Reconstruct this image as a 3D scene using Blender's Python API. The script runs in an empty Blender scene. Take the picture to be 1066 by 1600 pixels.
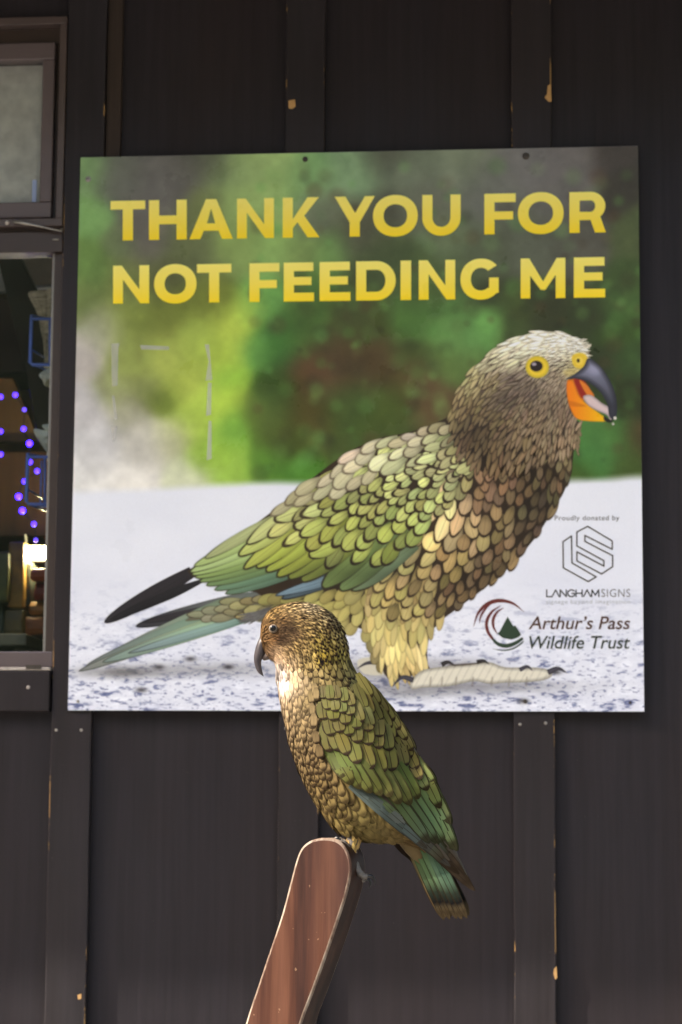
import bpy, bmesh, math, random
import numpy as np
from mathutils import Vector, Matrix
from mathutils.bvhtree import BVHTree
from mathutils.geometry import tessellate_polygon

random.seed(7); RNG = np.random.default_rng(11)
SC = bpy.context.scene
COL = SC.collection
R = math.radians

# ------------------------------------------------------------------ camera
PW, PH = 1066.0, 1600.0                 # photograph size in pixels
FMM = 80.0
FPX = FMM / 24.0 * PW
SIGN_Z = 1.25                           # bottom of the sign above the ground
CAM = np.array([0.41577, -4.7389, -0.23391 + SIGN_Z])
PITCH, YAW, ROLL = 0.1367, -0.09377, 0.00689
def cam_axes():
    f = np.array([math.sin(YAW)*math.cos(PITCH), math.cos(YAW)*math.cos(PITCH), math.sin(PITCH)])
    r = np.array([math.cos(YAW), -math.sin(YAW), 0.0]); u = np.cross(r, f)
    return (r*math.cos(ROLL)+u*math.sin(ROLL), -r*math.sin(ROLL)+u*math.cos(ROLL), f)
AX_R, AX_U, AX_F = cam_axes()
cam_d = bpy.data.cameras.new('camera'); cam = bpy.data.objects.new('camera', cam_d); COL.objects.link(cam)
cam_d.sensor_fit = 'HORIZONTAL'; cam_d.sensor_width = 24.0; cam_d.lens = FMM
cam_d.clip_start = 0.05; cam_d.clip_end = 3000
mw = Matrix.Identity(4)
for i in range(3):
    mw[i][0], mw[i][1], mw[i][2], mw[i][3] = AX_R[i], AX_U[i], -AX_F[i], CAM[i]
cam.matrix_world = mw
SC.camera = cam
YB = -1.90                              # depth of the perched bird, 1.9 m out from the wall
cam_d.dof.use_dof = True; cam_d.dof.focus_distance = (YB - 0.03) - CAM[1]; cam_d.dof.aperture_fstop = 13.0

# ------------------------------------------------------------------ light
SUN_EL, SUN_AZ = R(35), R(19)           # the sun stands to the left, a little on the camera's side of the wall
sv = Vector((-math.cos(SUN_EL)*math.cos(SUN_AZ), -math.cos(SUN_EL)*math.sin(SUN_AZ), math.sin(SUN_EL)))
world = bpy.data.worlds.new('World'); SC.world = world; world.use_nodes = True
wn = world.node_tree; bg = wn.nodes['Background']
sky = wn.nodes.new('ShaderNodeTexSky'); sky.sky_type = 'NISHITA'; sky.sun_disc = False
sky.sun_elevation = SUN_EL; sky.sun_rotation = math.atan2(sv.x, sv.y); sky.dust_density = 4.0; sky.air_density = 1.0; sky.ozone_density = 0.6
wn.links.new(sky.outputs[0], bg.inputs[0]); bg.inputs[1].default_value = 0.15
sun_d = bpy.data.lights.new('sun', 'SUN'); sun_d.energy = 2.0; sun_d.angle = R(0.6); sun_d.color = (1.0, 0.95, 0.89)
sun = bpy.data.objects.new('sun', sun_d); COL.objects.link(sun)
sun.rotation_euler = (-sv).to_track_quat('-Z', 'Y').to_euler(); sun.location = (-4, -3, 6)
SC.view_settings.view_transform = 'Standard'; SC.view_settings.look = 'None'
SC.view_settings.gamma = 1.0; SC.view_settings.exposure = 2.24
SC.view_settings.use_white_balance = True; SC.view_settings.white_balance_temperature = 6900; SC.view_settings.white_balance_tint = 8
SC.render.engine = 'CYCLES'; SC.cycles.use_denoising = True
SC.cycles.max_bounces = 8; SC.cycles.transparent_max_bounces = 12

# ------------------------------------------------------------------ helpers
def px(x, y, Y):
    """photo pixel -> point on the plane y = Y (numpy, vectorised over x, y, Y)"""
    x = np.asarray(x, float); y = np.asarray(y, float)
    a = (x - PW/2)/FPX; b = (PH/2 - y)/FPX
    d = AX_F + a[..., None]*AX_R + b[..., None]*AX_U
    s = (Y - CAM[1])/d[..., 1]
    return CAM + s[..., None]*d
def pz(x, y, Y): return Vector(px(x, y, Y))
def lin(c):
    c = np.asarray(c, float)/255.0
    return np.where(c <= 0.04045, c/12.92, ((c+0.055)/1.055)**2.4)
def rgba(c, k=1.0): return tuple(float(v)*k for v in lin(c)) + (1.0,)

def tag(o, label=None, cat=None, group=None, kind=None):
    if label: o['label'] = label
    if cat: o['category'] = cat
    if group: o['group'] = group
    if kind: o['kind'] = kind
    return o
def empty(name, loc=(0, 0, 0)):
    o = bpy.data.objects.new(name, None); COL.objects.link(o); o.location = loc; o.empty_display_size = 0.05
    return o
def adopt(o, parent):
    o.parent = parent
    o.matrix_parent_inverse = Matrix.Translation(-Vector(ploc(parent)))
def ploc(o):
    v = Vector(o.location)
    return v
def mesh(name, verts, faces, mat, parent=None, uv=None, col=None, smooth=False):
    me = bpy.data.meshes.new(name)
    me.from_pydata([tuple(map(float, v)) for v in verts], [], [tuple(map(int, f)) for f in faces])
    if uv is not None:
        l = me.uv_layers.new(name='UVMap'); idx = np.empty(len(me.loops), int); me.loops.foreach_get('vertex_index', idx)
        l.data.foreach_set('uv', np.asarray(uv, np.float32)[idx].ravel())
    if col is not None:
        a = me.color_attributes.new('Col', 'FLOAT_COLOR', 'POINT'); a.data.foreach_set('color', np.asarray(col, np.float32).ravel())
    me.materials.append(mat)
    if smooth: me.polygons.foreach_set('use_smooth', [True]*len(me.polygons))
    me.update()
    o = bpy.data.objects.new(name, me); COL.objects.link(o)
    if parent is not None:
        # all vertices are in world space, parents are unrotated empties or meshes at their own location
        o.parent = parent; o.matrix_parent_inverse = Matrix.Translation(-world_loc(parent))
    return o
def world_loc(o):
    v = Vector(o.location)
    return v if o.parent is None else v   # every child sits at the world origin with an inverse that undoes its parent
def box(x0, x1, y0, y1, z0, z1):
    v = [(x0,y0,z0),(x1,y0,z0),(x1,y1,z0),(x0,y1,z0),(x0,y0,z1),(x1,y0,z1),(x1,y1,z1),(x0,y1,z1)]
    f = [(0,3,2,1),(4,5,6,7),(0,1,5,4),(1,2,6,5),(2,3,7,6),(3,0,4,7)]
    return v, f
def join(*parts):
    V, F = [], []
    for v, f in parts:
        n = len(V); V += list(v); F += [tuple(i+n for i in q) for q in f]
    return V, F
def bevel(o, w, seg=2, mat_index=None):
    m = o.modifiers.new('bevel', 'BEVEL'); m.width = w; m.segments = seg; m.limit_method = 'ANGLE'; m.angle_limit = R(40)
    if mat_index is not None: m.material = mat_index
    return m
def tube(pts, rad, seg=10, cap=True, flat=1.0):
    """tapered tube through 3D points"""
    pts = [Vector(p) for p in pts]; V, F = [], []
    n = len(pts); rad = rad if hasattr(rad, '__len__') else [rad]*n
    up = Vector((0, 0, 1)); prev = None
    for i, p in enumerate(pts):
        t = (pts[min(i+1, n-1)] - pts[max(i-1, 0)]).normalized()
        if prev is None:
            a = t.cross(up)
            if a.length < 1e-3: a = t.cross(Vector((1, 0, 0)))
        else: a = prev - t*prev.dot(t)
        a.normalize(); b = t.cross(a); prev = a
        for k in range(seg):
            th = 2*math.pi*k/seg
            V.append(p + a*math.cos(th)*rad[i] + b*math.sin(th)*rad[i]*flat)
    for i in range(n-1):
        for k in range(seg):
            k2 = (k+1) % seg
            F.append((i*seg+k, i*seg+k2, (i+1)*seg+k2, (i+1)*seg+k))
    if cap:
        F.append(tuple(range(seg-1, -1, -1))); F.append(tuple((n-1)*seg+k for k in range(seg)))
    return V, F
def catmull(P, per=6, closed=False):
    P = [np.asarray(p, float) for p in P]; n = len(P); out = []
    rng = range(n) if closed else range(n-1)
    for i in rng:
        p0 = P[(i-1) % n] if closed or i > 0 else P[0]*2-P[1]
        p1 = P[i]; p2 = P[(i+1) % n]
        p3 = P[(i+2) % n] if closed or i+2 < n else P[-1]*2-P[-2]
        for k in range(per):
            t = k/per
            out.append(0.5*((2*p1)+(-p0+p2)*t+(2*p0-5*p1+4*p2-p3)*t*t+(-p0+3*p1-3*p2+p3)*t**3))
    if not closed: out.append(P[-1])
    return np.array(out)
def sphere(c, r, seg=12, rings=8, sc=(1, 1, 1)):
    V, F = [], []
    for i in range(rings+1):
        ph = math.pi*i/rings
        for k in range(seg):
            th = 2*math.pi*k/seg
            V.append((c[0]+r*sc[0]*math.sin(ph)*math.cos(th), c[1]+r*sc[1]*math.sin(ph)*math.sin(th), c[2]+r*sc[2]*math.cos(ph)))
    for i in range(rings):
        for k in range(seg):
            k2 = (k+1) % seg
            F.append((i*seg+k, (i+1)*seg+k, (i+1)*seg+k2, i*seg+k2))
    return V, F

# ------------------------------------------------------------------ materials
def newmat(name):
    m = bpy.data.materials.new(name); m.use_nodes = True
    return m, m.node_tree, m.node_tree.nodes['Principled BSDF']
def nd(nt, typ, **kw):
    n = nt.nodes.new(typ)
    for k, v in kw.items(): setattr(n, k, v)
    return n
def math_node(nt, op, a, b=None, c=None, clamp=False):
    n = nd(nt, 'ShaderNodeMath', operation=op); n.use_clamp = clamp
    for i, v in enumerate((a, b, c)):
        if v is None: continue
        if isinstance(v, (int, float)): n.inputs[i].default_value = v
        else: nt.links.new(v, n.inputs[i])
    return n.outputs[0]
def mix_node(nt, fac, a, b):
    n = nd(nt, 'ShaderNodeMix', data_type='RGBA')
    for s, v in ((n.inputs[0], fac), (n.inputs[6], a), (n.inputs[7], b)):
        if isinstance(v, (int, float)): s.default_value = v
        elif isinstance(v, tuple): s.default_value = v
        else: nt.links.new(v, s)
    return n.outputs[2]
def noise_node(nt, scale, stretch=(1, 1, 1), detail=4, coord='Object', rough=0.55, rot=(0, 0, 0), dist=0.0):
    tc = nd(nt, 'ShaderNodeTexCoord'); mp = nd(nt, 'ShaderNodeMapping')
    mp.inputs['Scale'].default_value = stretch; mp.inputs['Rotation'].default_value = rot
    nt.links.new(tc.outputs[coord], mp.inputs['Vector'])
    n = nd(nt, 'ShaderNodeTexNoise'); n.inputs['Scale'].default_value = scale; n.inputs['Detail'].default_value = detail
    n.inputs['Roughness'].default_value = rough; n.inputs['Distortion'].default_value = dist
    nt.links.new(mp.outputs[0], n.inputs['Vector'])
    return n.outputs[0]
def ramp(nt, fac, stops):
    n = nd(nt, 'ShaderNodeValToRGB'); e = n.color_ramp.elements
    while len(e) > 1: e.remove(e[-1])
    e[0].position, e[0].color = stops[0]
    for p, c in stops[1:]:
        q = e.new(p); q.color = c
    nt.links.new(fac, n.inputs[0])
    return n.outputs[0]
def bump(nt, bs, h, dist=0.002, strength=0.5):
    b = nd(nt, 'ShaderNodeBump'); b.inputs['Distance'].default_value = dist; b.inputs['Strength'].default_value = strength
    nt.links.new(h, b.inputs['Height']); nt.links.new(b.outputs[0], bs.inputs['Normal'])
def simple(name, c, rough=0.5, metal=0.0, var=0.12, scale=30, spec=0.5):
    m, nt, bs = newmat(name)
    n = noise_node(nt, scale)
    nt.links.new(ramp(nt, n, [(0.25, rgba(c, 1-var)), (0.75, rgba(c, 1+var))]), bs.inputs['Base Color'])
    bs.inputs['Roughness'].default_value = rough; bs.inputs['Metallic'].default_value = metal
    bs.inputs['Specular IOR Level'].default_value = spec
    return m
def emit(name, c, s):
    m, nt, bs = newmat(name)
    bs.inputs['Base Color'].default_value = rgba(c); bs.inputs['Emission Color'].default_value = rgba(c); bs.inputs['Emission Strength'].default_value = s
    return m

def stained(name, c1, c2, wear=None, rough=0.42, grain=1.0, sun_band=False):
    """dark stained timber, grain running upwards"""
    m, nt, bs = newmat(name)
    g = noise_node(nt, 60, (1.0, 1.0, 0.035), 6, rough=0.65)
    big = noise_node(nt, 2.2, (1, 1, 0.35), 4)
    fleck = noise_node(nt, 150, (1, 1, 1), 2)
    c = ramp(nt, g, [(0.3, rgba(c1)), (0.7, rgba(c2))])
    c = mix_node(nt, math_node(nt, 'MULTIPLY', ramp(nt, big, [(0.4, (0, 0, 0, 1)), (0.75, (1, 1, 1, 1))]), 0.45), c, rgba((44, 32, 27)))
    fl = ramp(nt, fleck, [(0.735, (0, 0, 0, 1)), (0.77, (1, 1, 1, 1))])
    c = mix_node(nt, math_node(nt, 'MULTIPLY', fl, 0.22), c, rgba((96, 90, 84)))
    if sun_band:
        # sunlit foot of the wall painted in a paler tone, with a ragged upper limit
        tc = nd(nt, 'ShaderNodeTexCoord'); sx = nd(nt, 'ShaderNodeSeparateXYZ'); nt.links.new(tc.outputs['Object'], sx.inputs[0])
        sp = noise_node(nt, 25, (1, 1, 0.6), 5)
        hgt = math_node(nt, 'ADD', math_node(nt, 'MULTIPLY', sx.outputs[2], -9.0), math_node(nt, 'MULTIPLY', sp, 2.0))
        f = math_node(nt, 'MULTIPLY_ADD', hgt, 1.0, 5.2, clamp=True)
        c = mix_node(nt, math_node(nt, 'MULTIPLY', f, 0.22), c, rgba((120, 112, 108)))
    if wear:
        w = noise_node(nt, 14, (1, 1, 0.5), 6, rough=0.75)
        c = mix_node(nt, ramp(nt, w, [(wear, (0, 0, 0, 1)), (wear+0.03, (1, 1, 1, 1))]), c, rgba((150, 118, 76)))
    nt.links.new(c, bs.inputs['Base Color'])
    rr = noise_node(nt, 9, (1, 1, 0.3), 4)
    nt.links.new(ramp(nt, rr, [(0.3, (rough-0.08,)*3+(1,)), (0.7, (rough+0.14,)*3+(1,))]), bs.inputs['Roughness'])
    bs.inputs['Specular IOR Level'].default_value = 0.18
    hh = math_node(nt, 'ADD', math_node(nt, 'MULTIPLY', g, grain), math_node(nt, 'MULTIPLY', noise_node(nt, 38, (1, 1, 1.6), 5), 0.5))
    bump(nt, bs, hh, 0.0016, 0.55)
    return m
M_BOARD = stained('dark_stained_board', (34, 31, 34), (42, 38, 42))
M_BATTEN = stained('dark_stained_batten', (37, 34, 36), (45, 41, 44), rough=0.40, grain=0.8)
M_EDGE = stained('worn_batten_edge', (39, 36, 38), (48, 44, 47), wear=0.575)
M_STRIP = stained('brown_painted_strip', (44, 36, 31), (60, 50, 44), rough=0.45)
M_FRAME = simple('brown_enamel_frame', (74, 62, 59), 0.34, var=0.10, scale=12)
M_FRAME2 = simple('brown_enamel_sash', (88, 76, 76), 0.36, var=0.07, scale=12)
M_REBATE = simple('dark_brown_rebate', (46, 31, 22), 0.45, var=0.15, scale=20)
M_METAL = simple('dull_steel', (150, 145, 138), 0.38, 0.85, 0.15, 60)
M_DARKMETAL = simple('dark_steel', (70, 64, 58), 0.5, 0.6, 0.2, 60)
M_PALE = simple('pale_flaking_paint', (170, 160, 152), 0.6, var=0.3, scale=90)
M_GROUND, nt, bs = newmat('grey_gravel')
nt.links.new(ramp(nt, noise_node(nt, 55, (1, 1, 1), 8), [(0.3, rgba((92, 88, 84))), (0.7, rgba((150, 146, 140)))]), bs.inputs['Base Color'])
bs.inputs['Roughness'].default_value = 0.9; bump(nt, bs, noise_node(nt, 90, (1, 1, 1), 6), 0.01, 0.6)
M_SOFFIT = simple('dark_stained_soffit', (52, 42, 36), 0.6, var=0.2, scale=6)
def glass_mat():
    m = bpy.data.materials.new('window_glass'); m.use_nodes = True; nt = m.node_tree
    for n in list(nt.nodes): nt.nodes.remove(n)
    out = nd(nt, 'ShaderNodeOutputMaterial'); tr = nd(nt, 'ShaderNodeBsdfTransparent'); gl = nd(nt, 'ShaderNodeBsdfGlossy')
    tr.inputs[0].default_value = (0.93, 0.95, 0.94, 1); gl.inputs['Roughness'].default_value = 0.03
    fr = nd(nt, 'ShaderNodeFresnel'); fr.inputs[0].default_value = 1.5
    mx = nd(nt, 'ShaderNodeMixShader'); nt.links.new(fr.outputs[0], mx.inputs[0]); nt.links.new(tr.outputs[0], mx.inputs[1]); nt.links.new(gl.outputs[0], mx.inputs[2])
    nt.links.new(mx.outputs[0], out.inputs[0])
    return m
M_GLASS = glass_mat()

# ------------------------------------------------------------------ ground and building shell
gv = [(-400, -400, 0), (400, -400, 0), (400, 400, 0), (-400, 400, 0)]
tag(mesh('ground', gv, [(0, 1, 2, 3)], M_GROUND), kind='structure')

# unseen slopes added behind the camera to darken the reflection in the window glass
M_HILL, nt, bs = newmat('added_bush_slope')
nt.links.new(ramp(nt, noise_node(nt, 0.09, (1, 1, 1), 8), [(0.3, rgba((40, 52, 34))), (0.7, rgba((92, 96, 66)))]), bs.inputs['Base Color']); bs.inputs['Roughness'].default_value = 0.95
V, F = [], []; HN = vnoise(121, 9, 9, 3, 77, 4) if False else None
hr = random.Random(3); ph_ = [hr.uniform(0, 6.28) for _ in range(6)]
for i in range(121):
    a = R(-200+220*i/120); r_ = 1+0.12*sum(math.sin(a*(2+2.3*k)+ph_[k])/(1+k) for k in range(6))
    for j in range(9):
        t = j/8; d = 160+180*t; V.append((d*math.cos(a), d*math.sin(a)-5, -0.5+150*(t**0.8)*r_*(1+0.05*hr.uniform(-1, 1))))
F = [(i*9+j, i*9+j+1, (i+1)*9+j+1, (i+1)*9+j) for i in range(120) for j in range(8)]
tag(mesh('added_hills', V, F, M_HILL, smooth=True), kind='structure')

YW = 0.0            # front face of the boards
YT = -0.022         # front face of the battens
def wx(x, y=1350): return float(px(x, y, YT)[0])
ZTOP, ZBOT = 3.02, 0.03
bld = empty('timber_building', (0, 0, 0))
tag(bld, 'dark stained board and batten timber building wall behind the sign, with a brown window', 'building')
b0 = (wx(80, 1130), wx(143, 1130)); b1 = (wx(435, 1250), wx(498, 1250)); b2 = (wx(803, 1300), wx(868, 1300))
pitch = b2[0] - b1[0]
WIN_R = b0[0]                                  # right edge of the window opening
zsill = float(px(40, 1045, YT)[2]); zapron = float(px(40, 1112, YT)[2])
ztopwin = float(px(50, 30, -0.03)[2])
battens = [b0, b1, b2, (b2[0]+pitch, b2[1]+pitch), (b2[0]+2*pitch, b2[1]+2*pitch)]
WIN_L = WIN_R - 1.25
battens_left = [(WIN_L-0.085-k*pitch, WIN_L-k*pitch) for k in range(8)]
# boards: right of the window, each bay one wide board
cuts = [0.5*(b[0]+b[1]) for b in battens] + [battens[-1][1]+0.5]
for a, b in zip(cuts[:-1], cuts[1:]):
    o = mesh('wall_board', *box(a+0.001, b-0.001, YW+random.uniform(0, 0.0012), YW+0.02, ZBOT, ZTOP), M_BOARD, bld)
lc = [battens_left[-1][0]-0.5] + [0.5*sum(q) for q in battens_left[::-1]]
for a, b in zip(lc[:-1], lc[1:]):
    mesh('wall_board', *box(a+0.001, b-0.001, YW, YW+0.02, ZBOT, ZTOP), M_BOARD, bld)
c0 = 0.5*sum(battens_left[0]); c1 = 0.5*sum(b0)
mesh('wall_board', *box(c0+0.001, c1-0.001, YW, YW+0.02, ZBOT, zapron+0.02), M_BOARD, bld)     # under the window
mesh('wall_board', *box(c0+0.001, c1-0.001, YW, YW+0.02, ztopwin-0.01, ZTOP), M_BOARD, bld)     # over the window
M_SHELL = simple('inner_lining', (60, 52, 46), 0.8)
for i, (a, b) in enumerate(battens + battens_left):
    v, f = box(a, b, YT, YW+0.0005, ZBOT-0.01, ZTOP)
    # cut into lengths so that the edge can wander a little, like hand-nailed timber
    V, F = [], []; nseg = 28
    for k in range(nseg+1):
        z = ZBOT-0.01 + (ZTOP-ZBOT+0.01)*k/nseg
        w1, w2 = random.uniform(-0.0008, 0.0008), random.uniform(-0.0008, 0.0008)
        V += [(a+w1, YW+0.001, z), (a+w1, YT, z), (b+w2, YT, z), (b+w2, YW+0.001, z)]
    for k in range(nseg):
        q = 4*k
        F += [(q, q+1, q+5, q+4)[::-1], (q+1, q+2, q+6, q+5)[::-1], (q+2, q+3, q+7, q+6)[::-1]]
    F += [(0, 1, 2, 3)[::-1], tuple(4*nseg+j for j in range(4))]
    F = [t[::-1] for t in F]
    o = mesh('batten', V, F, M_BATTEN, bld)
    o.data.materials.append(M_EDGE); bevel(o, 0.0022, 2, 1)
    bm = o
    if i < 3:
        for (nx, ny) in (((88, 1141), (127, 1141)), ((447, 1138), (487, 1137)), ((813, 1132), (853, 1130)))[i]:
            p = pz(nx, ny, YT)
            n = mesh('nail_head', *sphere(p, 0.0034, 10, 6, (1, 0.35, 1)), M_METAL, o, smooth=True)
# chipped spots on the battens above the sign
M_CHIP = simple('bare_timber_chip', (176, 136, 84), 0.7, var=0.2, scale=200)
def chip(parent, pts, Y):
    P = [pz(x, y, Y) for x, y in pts]
    n = len(P); V = [tuple(p) for p in P] + [(p.x, p.y+0.0012, p.z) for p in P]
    F = [tuple(range(n))] + [(i, (i+1) % n, (i+1) % n+n, i+n) for i in range(n)]
    mesh('paint_chip', V, F, M_CHIP, parent)
bat = [o for o in bld.children if o.name.startswith('batten')]
chip(bat[1], [(451, 157), (461, 155), (462, 166), (457, 170), (451, 169)], YT-0.0006)
chip(bat[2], [(856, 134), (861, 131), (862, 158), (858, 159), (851, 152), (855, 147)], YT-0.0006)
chip(bat[2], [(866, 1514), (870, 1510), (871, 1528), (868, 1531), (865, 1522)], YT-0.0006)
chip(bat[0], [(121, 1555), (127, 1553), (127, 1561), (122, 1562)], YT-0.0006)
# narrow brown strip beside the first batten, running down behind the sign
sx0, sx1 = float(px(167, 120, -0.014)[0]), float(px(190, 120, -0.014)[0])
o = mesh('cover_strip', *box(sx0, sx1, -0.014, YW+0.0008, 1.9, ZTOP), M_STRIP, bld); bevel(o, 0.0015)
# back lining so that no daylight leaks through joints
mesh('wall_lining', *join(box(c1-0.02, cuts[-1], 0.021, 0.06, ZBOT, ZTOP), box(battens_left[-1][0]-0.5, c0, 0.021, 0.06, ZBOT, ZTOP),
     box(c0, c1-0.02, 0.021, 0.06, ZBOT, zapron), box(c0, c1-0.02, 0.021, 0.06, ztopwin, ZTOP)), M_SHELL, bld)
# unseen eave over the wall, its depth set so sun strikes only the foot
OVER = (ZTOP-0.02-float(px(300, 1545, 0.0)[2]))/math.tan(SUN_EL)*math.sin(SUN_AZ)-0.025
eave = mesh('eave_soffit', *box(battens_left[-1][0]-0.6, cuts[-1]+0.1, -OVER, 0.3, ZTOP+0.004, ZTOP+0.03), M_SOFFIT, bld)
mesh('fascia', *box(battens_left[-1][0]-0.6, cuts[-1]+0.1, -OVER-0.025, -OVER-0.001, ZTOP-0.02, ZTOP+0.17), M_BATTEN, bld)
mesh('roof_sheet', *join(box(battens_left[-1][0]-0.6, cuts[-1]+0.1, -OVER-0.05, 3.2, ZTOP+0.172, ZTOP+0.19)), simple('grey_roofing_iron', (90, 92, 94), 0.4, 0.6), bld)

# ------------------------------------------------------------------ window (part of the building)
def X(x, y, Y): return float(px(x, y, Y)[0])
def Z(x, y, Y): return float(px(x, y, Y)[2])
win = mesh('window', *box(WIN_L, WIN_R-0.0015, 0.005, 0.05, Z(50, 395, 0.0), Z(50, 352, 0.0)), M_REBATE, bld)   # transom carries the rest
def wpart(name, b, m, bev=0.0015):
    o = mesh(name, *b, m, win)
    if bev: bevel(o, bev, 2)
    return o
# outer frame of the opening sash
fx0, fx1 = X(90, 200, -0.026), WIN_R-0.0015
zt0, zt1 = Z(50, 26, -0.026), Z(50, 38, -0.026); zb0, zb1 = Z(50, 341, -0.026), Z(50, 353, -0.026)
wpart('frame_rail', box(WIN_L, fx1, -0.026, 0.02, zt1, zt0), M_FRAME)
wpart('frame_rail', box(WIN_L, fx1, -0.026, 0.02, zb1, zb0), M_FRAME)
wpart('frame_stile', box(fx0, fx1-0.0002, -0.0255, 0.02, zb0+0.0003, zt1-0.0003), M_FRAME)
sx0_, sx1_ = X(64, 200, -0.012), X(83, 200, -0.012)
zs0, zs1 = Z(50, 66, -0.012), Z(50, 93, -0.012); zq0, zq1 = Z(50, 315, -0.012), Z(50, 340, -0.012)
wpart('rebate', box(WIN_L, fx0-0.0005, 0.004, 0.03, zs0+0.0004, zt1-0.0004), M_REBATE, 0)
wpart('rebate', box(sx1_+0.0004, fx0-0.0005, 0.006, 0.03, zb0+0.0004, zs0), M_REBATE, 0)
wpart('sash_rail', box(WIN_L, sx1_, -0.012, 0.03, zs1, zs0), M_FRAME2, 0.003)
wpart('sash_rail', box(WIN_L, sx1_, -0.012, 0.03, zq1, zq0), M_FRAME2, 0.003)
wpart('sash_stile', box(sx0_, sx1_-0.0002, -0.0117, 0.03, zq0+0.0003, zs1-0.0003), M_FRAME2, 0.003)
wpart('glass_pane', box(WIN_L, sx0_+0.004, 0.012, 0.016, zq0-0.004, zs1+0.004), M_GLASS, 0)
# lower fixed light
tz0, tz1 = Z(50, 362, -0.018), Z(50, 394, -0.018)
wpart('frame_rail', box(WIN_L, fx1, -0.018, 0.03, tz1, tz0), simple('brown_enamel_transom', (52, 39, 34), 0.4, var=0.1, scale=12))
wpart('frame_rail', box(WIN_L, fx1-0.003, -0.006, 0.03, tz0+0.0003, zb1-0.0003), M_REBATE, 0)
gxr = X(81, 700, 0.01); lx1 = WIN_R-0.0015
bz0, bz1 = Z(40, 1018, -0.01), Z(40, 1043, -0.014)
wpart('frame_stile', box(gxr, X(91, 700, -0.008), -0.008, 0.03, bz0+0.0003, tz1-0.0003), M_REBATE)
wpart('frame_stile', box(X(91, 700, -0.016)+0.0004, lx1, -0.018, 0.03, bz1+0.0003, tz1-0.0003), M_FRAME)
wpart('frame_rail', box(WIN_L, X(91, 700, -0.016), -0.016, 0.03, bz1, bz0), M_FRAME2, 0.003)
wpart('glass_pane', box(WIN_L, gxr+0.004, 0.008, 0.012, bz0-0.003, tz1+0.003), M_GLASS, 0)
wpart('glazing_bead', box(gxr-0.006, gxr-0.0003, -0.002, 0.0075, bz0, tz1), simple('grey_glazing_bead', (120, 118, 112), 0.5), 0)
wpart('frame_stile', box(WIN_L-0.0005, WIN_L+0.05, -0.0262, 0.03, bz1, zt0), M_FRAME)
# sill lip and the apron board below it
wpart('sill', box(WIN_L, WIN_R-0.003, -0.034, 0.03, zsill-0.004, bz1-0.0004), M_PALE, 0.002)
o = mesh('apron_board', *box(WIN_L-0.02, X(77, 1080, -0.032), -0.032, YW+0.001, zapron, zsill-0.0045), M_BATTEN, bld); bevel(o, 0.003)
mesh('nail_head', *sphere(pz(44, 1074, -0.0325), 0.004, 10, 6, (1, 0.35, 1)), M_PALE, o, smooth=True)
# drain slot with its little dark cover
wpart('drain_cover', box(X(41, 1040, -0.03), X(66, 1040, -0.03), -0.0355, -0.0345, Z(50, 1046, -0.03), Z(50, 1039, -0.03)), M_DARKMETAL, 0.0004)
# window stay: rod with a grip and its pivot
mesh('stay_rod', *tube([pz(20, 346, -0.036), pz(40, 349, -0.036), pz(60, 353, -0.034), pz(82, 358, -0.03), pz(97, 361, -0.028)], [0.004, 0.0042, 0.0026, 0.0022, 0.0022], 8), M_METAL, win, smooth=True)
mesh('stay_peg', *sphere(pz(11, 348, -0.03), 0.0048, 10, 8), M_PALE, win, smooth=True)
mesh('stay_pivot', *sphere(pz(97, 358, -0.027), 0.0045, 10, 8), M_DARKMETAL, win, smooth=True)
mesh('stay_catch', *tube([pz(82, 374, -0.019), pz(92, 374, -0.019)], 0.0022, 6), M_METAL, win, smooth=True)

# ------------------------------------------------------------------ room behind the window
RX0, RX1, RY1 = WIN_L-0.35, b1[0]+0.1, 2.3
M_ROOMWALL, nt, bs = newmat('varnished_panelling')
nt.links.new(ramp(nt, noise_node(nt, 14, (1.0, 1.0, 0.08), 6), [(0.3, rgba((70, 44, 24))), (0.7, rgba((122, 84, 48)))]), bs.inputs['Base Color'])
bs.inputs['Roughness'].default_value = 0.4
room = mesh('room_lining', *join(box(RX0, RX1, RY1, RY1+0.05, 0.0, 2.95), box(RX0-0.05, RX0, 0.0605, RY1, 0.0, 2.95), box(RX1, RX1+0.05, 0.0605, RY1, 0, 2.95)), M_ROOMWALL, bld)
mesh('ceiling_lining', *box(RX0, RX1, 0.0605, RY1-0.001, 2.86, 2.94), simple('grey_ceiling_paint', (120, 116, 112), 0.8), bld)
mesh('room_floor', *box(RX0, RX1, 0.0605, RY1-0.001, 0.002, 0.03), simple('brown_carpet', (70, 58, 48), 0.95), bld)

def thing(name, b, m, label, cat, group=None, smooth=False, bev=0):
    o = mesh(name, *b, m, smooth=smooth)
    if bev: bevel(o, bev, 2)
    return tag(o, label, cat, group)
# mottled sheet added behind the upper pane, standing in for its reflection
M_BACKING, nt, bs = newmat('mottled_grey_backing')
nt.links.new(ramp(nt, noise_node(nt, 26, (1, 1, 1), 6), [(0.25, rgba((196, 188, 184))), (0.75, rgba((240, 232, 226)))]), bs.inputs['Base Color'])
bs.inputs['Roughness'].default_value = 0.85; bump(nt, bs, noise_node(nt, 120), 0.001, 0.4)
bx1 = sx0_+0.012
V, F = [], []
for k in range(31):
    x = WIN_L+0.01 + (bx1-WIN_L-0.01)*k/30
    yy = 0.034+0.0015*math.sin(k*0.9)
    V += [(x, yy, zq0-0.015), (x, yy, zs1+0.015)]
F = [(2*k, 2*k+2, 2*k+3, 2*k+1) for k in range(30)]
backing = mesh('reflection_backing', V, F, M_BACKING); sm = backing.modifiers.new('thick', 'SOLIDIFY'); sm.thickness = 0.0015; sm.offset = 1
tag(backing, 'mottled grey sheet added behind the upper window pane for its grey reflection', 'backing')
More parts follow.
